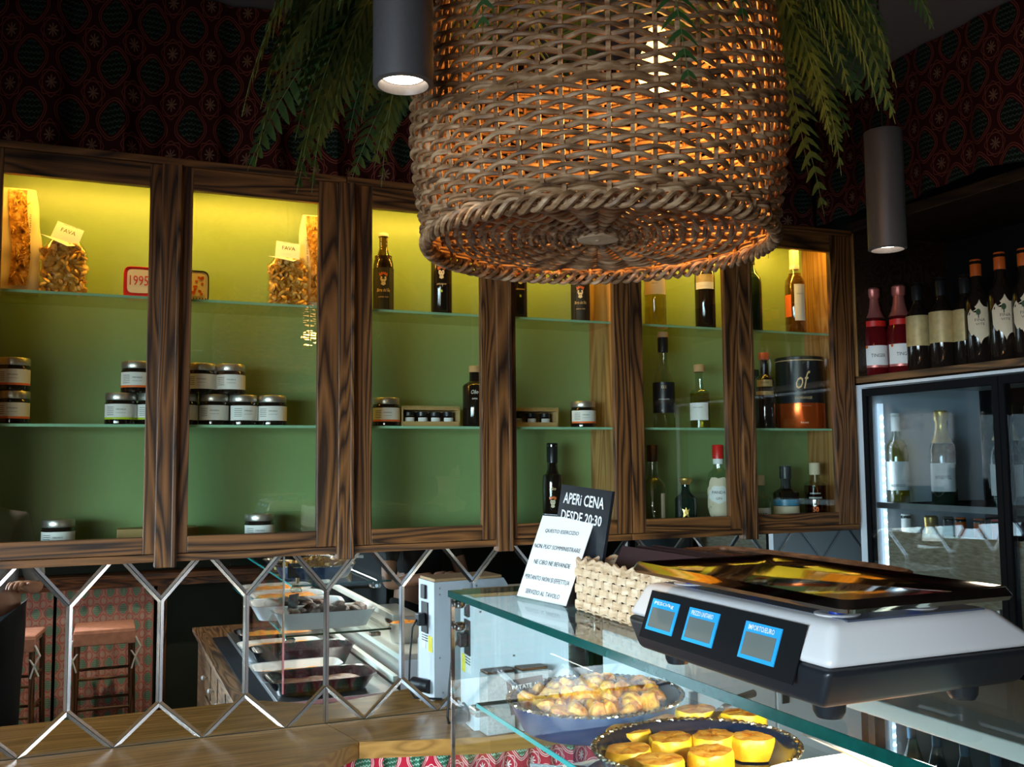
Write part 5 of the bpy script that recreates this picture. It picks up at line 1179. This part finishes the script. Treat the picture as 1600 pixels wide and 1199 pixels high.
def fbottle(y, X, z, lab_, kind, **kw):
    X = X+.0
    if kind == 'champ':
        t = bottle('sparkling_bottle', lab_, 0, 0, z, 0, .315, .046, .0155, 'greeng', 'wine', 'foilgold', lab=[('paper', .12, .42, .12)], at=(X, y, 0), rz=-.1, sh=.50, nk=.70)
        wraplabel('neck_label', .030, .185, .215, .05, 'cream', t, 0, [(0, .5), (.35, .35), (.5, 0), (.35, -.35), (0, -.5), (-.35, -.35), (-.5, 0), (-.35, .35)]); txt(t, 'GOUTORBE', .062, .092, .0462, 'dark', .009)
    elif kind == 'white':
        t = bottle('wine_bottle', lab_, 0, 0, z, 0, .31, .038, .0145, 'clear', 'wine', 'paper', .2, lab=[('paper', .14, .46, .10)], liq=('liqpale', .7), at=(X, y, 0)); txt(t, kw.get('s', 'ANTICA'), .05, .06, .0385, 'dark', .009)
    elif kind == 'darkneck':
        t = bottle('wine_bottle', lab_, 0, 0, z, 0, kw.get('h', .31), .038, .0145, 'greeng', 'wine', kw.get('cap', 'black'), .2, lab=[('paper', .14, .44, .11)], at=(X, y, 0)); txt(t, kw.get('s', 'ANEVEL'), .055, .09, .0385, 'dark', .012)
    elif kind == 'water':
        t = bottle('water_bottle', lab_, 0, 0, z, 0, .30, .040, .014, 'greenclear', 'wine', 'paper', .06, 1.2, lab=[('bluecap', .25, .50, .07)], at=(X, y, 0), sh=.50, nk=.80)
        obj('neck_label', B().lathe([(.0152, .245), (.0152, .280)], 16, cap=False), M['bluecap'], t, smooth=True)
    return t
z1 = 1.5355
fbottle(ox(1401, 700, 2.55).y, 2.55, z1, 'white wine bottle with tall label next to the cold light strip', 'white', s='BORGO')
fbottle(ox(1472, 700, 2.56).y, 2.56, z1, 'dark wine bottle with white label lettered ANEVEL on the top fridge shelf', 'darkneck', cap='foilgold')
fbottle(ox(1475, 700, 2.75).y, 2.75, z1, 'dark wine bottle at the back of the top fridge shelf', 'darkneck', s='VINO')
fbottle(ox(1572, 700, 2.53).y, 2.53, z1, 'sparkling bottle with gold foil neck and white label on the top fridge shelf', 'champ')
fbottle(ox(1612, 700, 2.60).y, 2.60, z1, 'dark bottle at the right frame edge on the top fridge shelf', 'darkneck', s='BRUT')
z2 = 1.1705
for i, (px, cap) in enumerate(((1416, 'paper'), (1455, 'foilgold'), (1482, 'black'), (1501, 'orangecap'), (1530, 'orangecap'), (1558, 'red'))):
    fbottle(ox(px, 820, 2.56).y, 2.56, z2, ('bottle with white neck', 'bottle with gold foil neck', 'bottle with black neck', 'bottle with orange neck, the wider one,', 'bottle with orange neck, the slimmer one,', 'bottle with red neck')[i]+' rising behind the wooden board', 'darkneck', cap=cap, h=.325, s='DOC')
z3 = .8305
for i, px in enumerate((1399, 1436, 1473, 1512, 1553, 1597)):
    fbottle(ox(px, 940, 2.53).y, 2.53, z3, 'wine bottle with pale label on the third fridge shelf, number %s from the light strip' % ('one', 'two', 'three', 'four', 'five', 'six')[i], 'white' if i % 2 else 'darkneck', s=('TERRA', 'FINA', 'VILLA', 'ROCCA', 'VALLE', 'MONTE')[i])
z4 = .5005
for i, px in enumerate((1424, 1462, 1505, 1553, 1597)):
    fbottle(ox(px, 1130, 2.54).y, 2.54, z4, 'green water bottle with white cap, %s from the left seen through the glass counter' % ('first', 'second', 'third', 'fourth', 'fifth')[i], 'water')

# ================================================================ REFLECTED SIDE: STOOLS AND PEOPLE
def make_stool(label, x, y, rz):
    t = thing('bar_stool', label, 'stool', (x, y, 0), rz); H = .66; w_ = .155
    for sx in (-1, 1):
        for sy in (-1, 1): obj('leg', B().tube([(sx*(w_+.012), sy*(w_+.012), 0), (sx*w_, sy*w_, H)], .0165, 8), M['wood_v'], t, smooth=True)
    for z in (.22, .40):
        for s in (-1, 1):
            obj('rung', B().tube([(-w_, s*w_, z), (w_, s*w_, z)], .009, 6), M['wood_h'], t, smooth=True); obj('rung', B().tube([(s*w_, -w_, z+.04), (s*w_, w_, z+.04)], .009, 6), M['wood_h'], t, smooth=True)
    b = B()
    for k in range(16): y0 = -w_+k*2*w_/16; b.tube([(-w_-.004, y0+.008, H-.012), (w_+.004, y0+.008, H-.012)], .0095, 6)
    obj('rush_seat', b, M['rush'], t, smooth=True)['kind'] = 'stuff'
    cu_ = obj('cushion', B().box((-w_-.02, -w_-.02, H+.0), (w_+.02, w_+.02, H+.035), .014), M['cushion'], t, smooth=True, label='thin patterned seat cushion')
    obj('cushion_skirt', B().box((-w_-.022, w_+.0, H-.06), (w_+.022, w_+.022, H+.02), .006), M['cushion'], t)
    for s in (-1, 1):
        obj('tie', B().tube([(s*(w_+.02), w_+.024, H-.02), (s*(w_+.05), w_+.03, H-.08), (s*(w_+.02), w_+.03, H-.14), (s*(w_+.045), w_+.03, H-.20)], .006, 6).tube([(s*(w_+.02), w_+.03, H-.14), (s*(w_-.005), w_+.03, H-.10), (s*(w_+.02), w_+.03, H-.14), (s*(w_+.0), w_+.03, H-.21)], .005, 6), M['paper'], t, smooth=True, label='white tie bow')
    return t
s1 = make_stool('wooden bar stool with patterned cushion and white ties, whole in the mirror', .03, -.90, .0)
dup(s1, (-.50, -.86, 0), .12, 'wooden bar stool with patterned cushion, half hidden behind the standing person in the mirror')

def skin_mesh(name, nodes, edges, mat, parent, root=0, sub=2):
    me = bpy.data.meshes.new(name); me.from_pydata([n_[0] for n_ in nodes], edges, []); me.materials.append(mat)
    o = bpy.data.objects.new(name, me); COL.objects.link(o); o.parent = parent
    m_ = o.modifiers.new('skin', 'SKIN'); m_.use_smooth_shade = True
    for i, n_ in enumerate(nodes):
        r_ = n_[1]; r_ = r_ if isinstance(r_, tuple) else (r_, r_); me.skin_vertices[0].data[i].radius = r_; me.skin_vertices[0].data[i].use_root = (i == root)
    s = o.modifiers.new('sub', 'SUBSURF'); s.levels = sub; s.render_levels = sub
    return o
def person(label, x, y, rz, arms, shirt, sleeve, hairm='hair'):
    t = thing('person', label, 'person', (x, y, 0), rz)
    # faces -Y in local space
    nodes = [((0, 0, .96), (.135, .10)), ((0, -.005, 1.12), (.125, .095)), ((0, -.01, 1.30), (.15, .105)), ((0, 0, 1.43), (.10, .08)), ((0, .0, 1.50), .052), ((0, -.01, 1.56), .055), ((0, -.015, 1.62), (.072, .085)), ((0, -.01, 1.70), (.075, .09)), ((0, 0, 1.745), (.05, .06))]
    edges = [(i, i+1) for i in range(8)]
    for s in (-1, 1):
        sh, el, wr = arms[0 if s < 0 else 1]; i = len(nodes)
        nodes += [(((s*.165), 0, 1.41), .058), (sh, .050), (el, .040), (((Vector(el)+Vector(wr))/2)[:], .036), (wr, .025)]
        edges += [(3, i), (i, i+1), (i+1, i+2), (i+2, i+3), (i+3, i+4)]
        i = len(nodes); nodes += [((s*.095, 0, .88), .088), ((s*.10, -.01, .52), .058), ((s*.10, .0, .34), .055), ((s*.10, .01, .10), .036), ((s*.105, -.03, .045), .036), ((s*.11, -.15, .03), .028)]
        edges += [(0, i)]+[(i+k, i+k+1) for k in range(5)]
        # hand: palm and five fingers
        w_ = Vector(wr); d = (w_-Vector(el)).normalized(); sd = d.cross(Vector((0, 0, 1))).normalized(); up_ = sd.cross(d)
        hn = [(w_[:], .022), ((w_+d*.045)[:], (.034, .018)), ((w_+d*.085)[:], (.034, .016))]; he = [(0, 1), (1, 2)]
        hand = skin_mesh('hand', hn, he, M['skin'], t)
        for q, (o2_, L_) in enumerate(((-.028, .062), (-.010, .074), (.010, .070), (.028, .054))):
            b0 = w_+d*.08+sd*o2_; fn = [(b0[:], .0095), ((b0+d*L_*.45-up_*.006)[:], .009), ((b0+d*L_*.75-up_*.022)[:], .0085), ((b0+d*L_*.85-up_*.042)[:], .0075)]
            skin_mesh('finger', fn, [(0, 1), (1, 2), (2, 3)], M['skin'], hand)
        b0 = w_+d*.03-sd*.028*s; skin_mesh('thumb', [(b0[:], .011), ((b0-sd*s*.022+d*.025)[:], .0105), ((b0-sd*s*.028+d*.055-up_*.01)[:], .009)], [(0, 1), (1, 2)], M['skin'], hand)
    skin_mesh('body', nodes, edges, M['skin'], t)
    # face
    obj('nose', B().lathe([(.0001, -.018), (.014, -.012), (.009, .012), (.004, .03)], 10, (0, -.105, 1.645)), M['skin'], t, smooth=True)
    for s in (-1, 1):
        obj('eye', B().lathe([(.0001, -.007), (.010, -.003), (.010, .003), (.0001, .007)], 10, (s*.03, -.092, 1.672)), M['dark'], t, smooth=True)
        obj('ear', B().lathe([(.0001, -.03), (.011, -.015), (.013, .012), (.0001, .03)], 10, (s*.080, .0, 1.655)), M['skin'], t, smooth=True)
    obj('mouth', B().tube([(-.022, -.095, 1.605), (0, -.102, 1.602), (.022, -.095, 1.605)], .005, 6), M['red'], t, smooth=True)
    obj('hair', B().lathe([(.088, -.06), (.098, .0), (.092, .05), (.06, .09), (.0001, .105)], 20, (0, .016, 1.675), sy=1.12), M[hairm], t, smooth=True)
    # clothes
    sn = [((0, 0, .93), (.155, .125)), ((0, -.005, 1.12), (.15, .12)), ((0, -.01, 1.30), (.17, .125)), ((0, 0, 1.43), (.115, .085)), ((0, 0, 1.475), .062)]; se = [(0, 1), (1, 2), (2, 3), (3, 4)]
    for s in (-1, 1):
        sh, el, wr = arms[0 if s < 0 else 1]; i = len(sn); e_ = Vector(sh).lerp(Vector(el), sleeve)
        sn += [((s*.165, 0, 1.41), .072), (sh, .066), (e_[:], .056)]; se += [(3, i), (i, i+1), (i+1, i+2)]
    skin_mesh('shirt', sn, se, M[shirt], t)
    tn_ = [((0, 0, .97), (.15, .12))]; te = []
    for s in (-1, 1):
        i = len(tn_); tn_ += [((s*.095, 0, .86), .108), ((s*.10, -.01, .52), .078), ((s*.10, 0, .34), .072), ((s*.10, .01, .09), .062)]; te += [(0, i), (i, i+1), (i+1, i+2), (i+2, i+3)]
    skin_mesh('trousers', tn_, te, M['trousers'], t)
    for s in (-1, 1): obj('shoe', B().box((s*.105-.045, -.20, .001), (s*.105+.045, .07, .075), .025), M['matblack'], t, smooth=True)
    return t
person('person in pale grey shirt and black trousers standing left of the stools in the mirror', -.56, -.30, math.radians(185),
       [((-.20, -.02, 1.22), (-.24, -.04, 1.02), (-.20, -.22, 1.06)), ((.20, -.02, 1.22), (.24, -.04, 1.02), (.20, -.22, 1.06))], 'shirt', .9)
person('person in a black top with bare forearms on the staff side of the counter', 1.72, .25, math.radians(165),
       [((-.22, -.03, 1.20), (-.26, -.08, 1.00), (-.14, -.30, 1.04)), ((.22, -.03, 1.20), (.26, -.08, 1.00), (.10, -.30, 1.06))], 'trousers', .5)
gp = dish('steel_food_pan', 'deep steel pan of orange food on the staff side shelf, seen in the mirror', 1.30, 1.52, .90, .26, .20, .09, .2, 'steel', 'gratin', seed=15, cat='pan', fl=.85)
sd_ = thing('side_counter', 'low steel and glass side counter on the staff side of the display', 'counter', (1.14, 1.3, 0))
obj('counter_top', B().box((.0, -.9, .875), (.40, .52, .899), .003), M['whiteboard'], sd_)
obj('counter_body', B().box((.01, -.9, .05), (.39, .50, .874)), M['steel'], sd_)

# ---- outside greenery, past the left window
hd = thing('garden_hedge', 'leafy green hedge outside the left window', 'hedge', (-5.2, -.6, 0))
rnd = random.Random(77); b = B()
for k in range(5200):
    a = (rnd.gauss(0, .35), rnd.uniform(-3.4, 3.0), rnd.uniform(.1, 3.0)); s = rnd.uniform(.05, .11); u_ = Vector((rnd.gauss(0, 1), rnd.gauss(0, 1), rnd.gauss(0, 1))).normalized(); v_ = u_.orthogonal().normalized(); A = Vector(a)
    b.add([A-u_*s, A+v_*s*.5, A+u_*s, A-v_*s*.5], [(0, 1, 2, 3)])
o = obj('hedge_leaves', b, M['greenery'], hd); o['kind'] = 'stuff'
obj('hedge_core', B().box((-.25, -3.4, 0), (.15, 3.0, 2.7), .1), M['greenery'], hd)
struct('ground', B().box((-9, -8, -.06), (-2.6, 8, -.01)), M['concrete'])
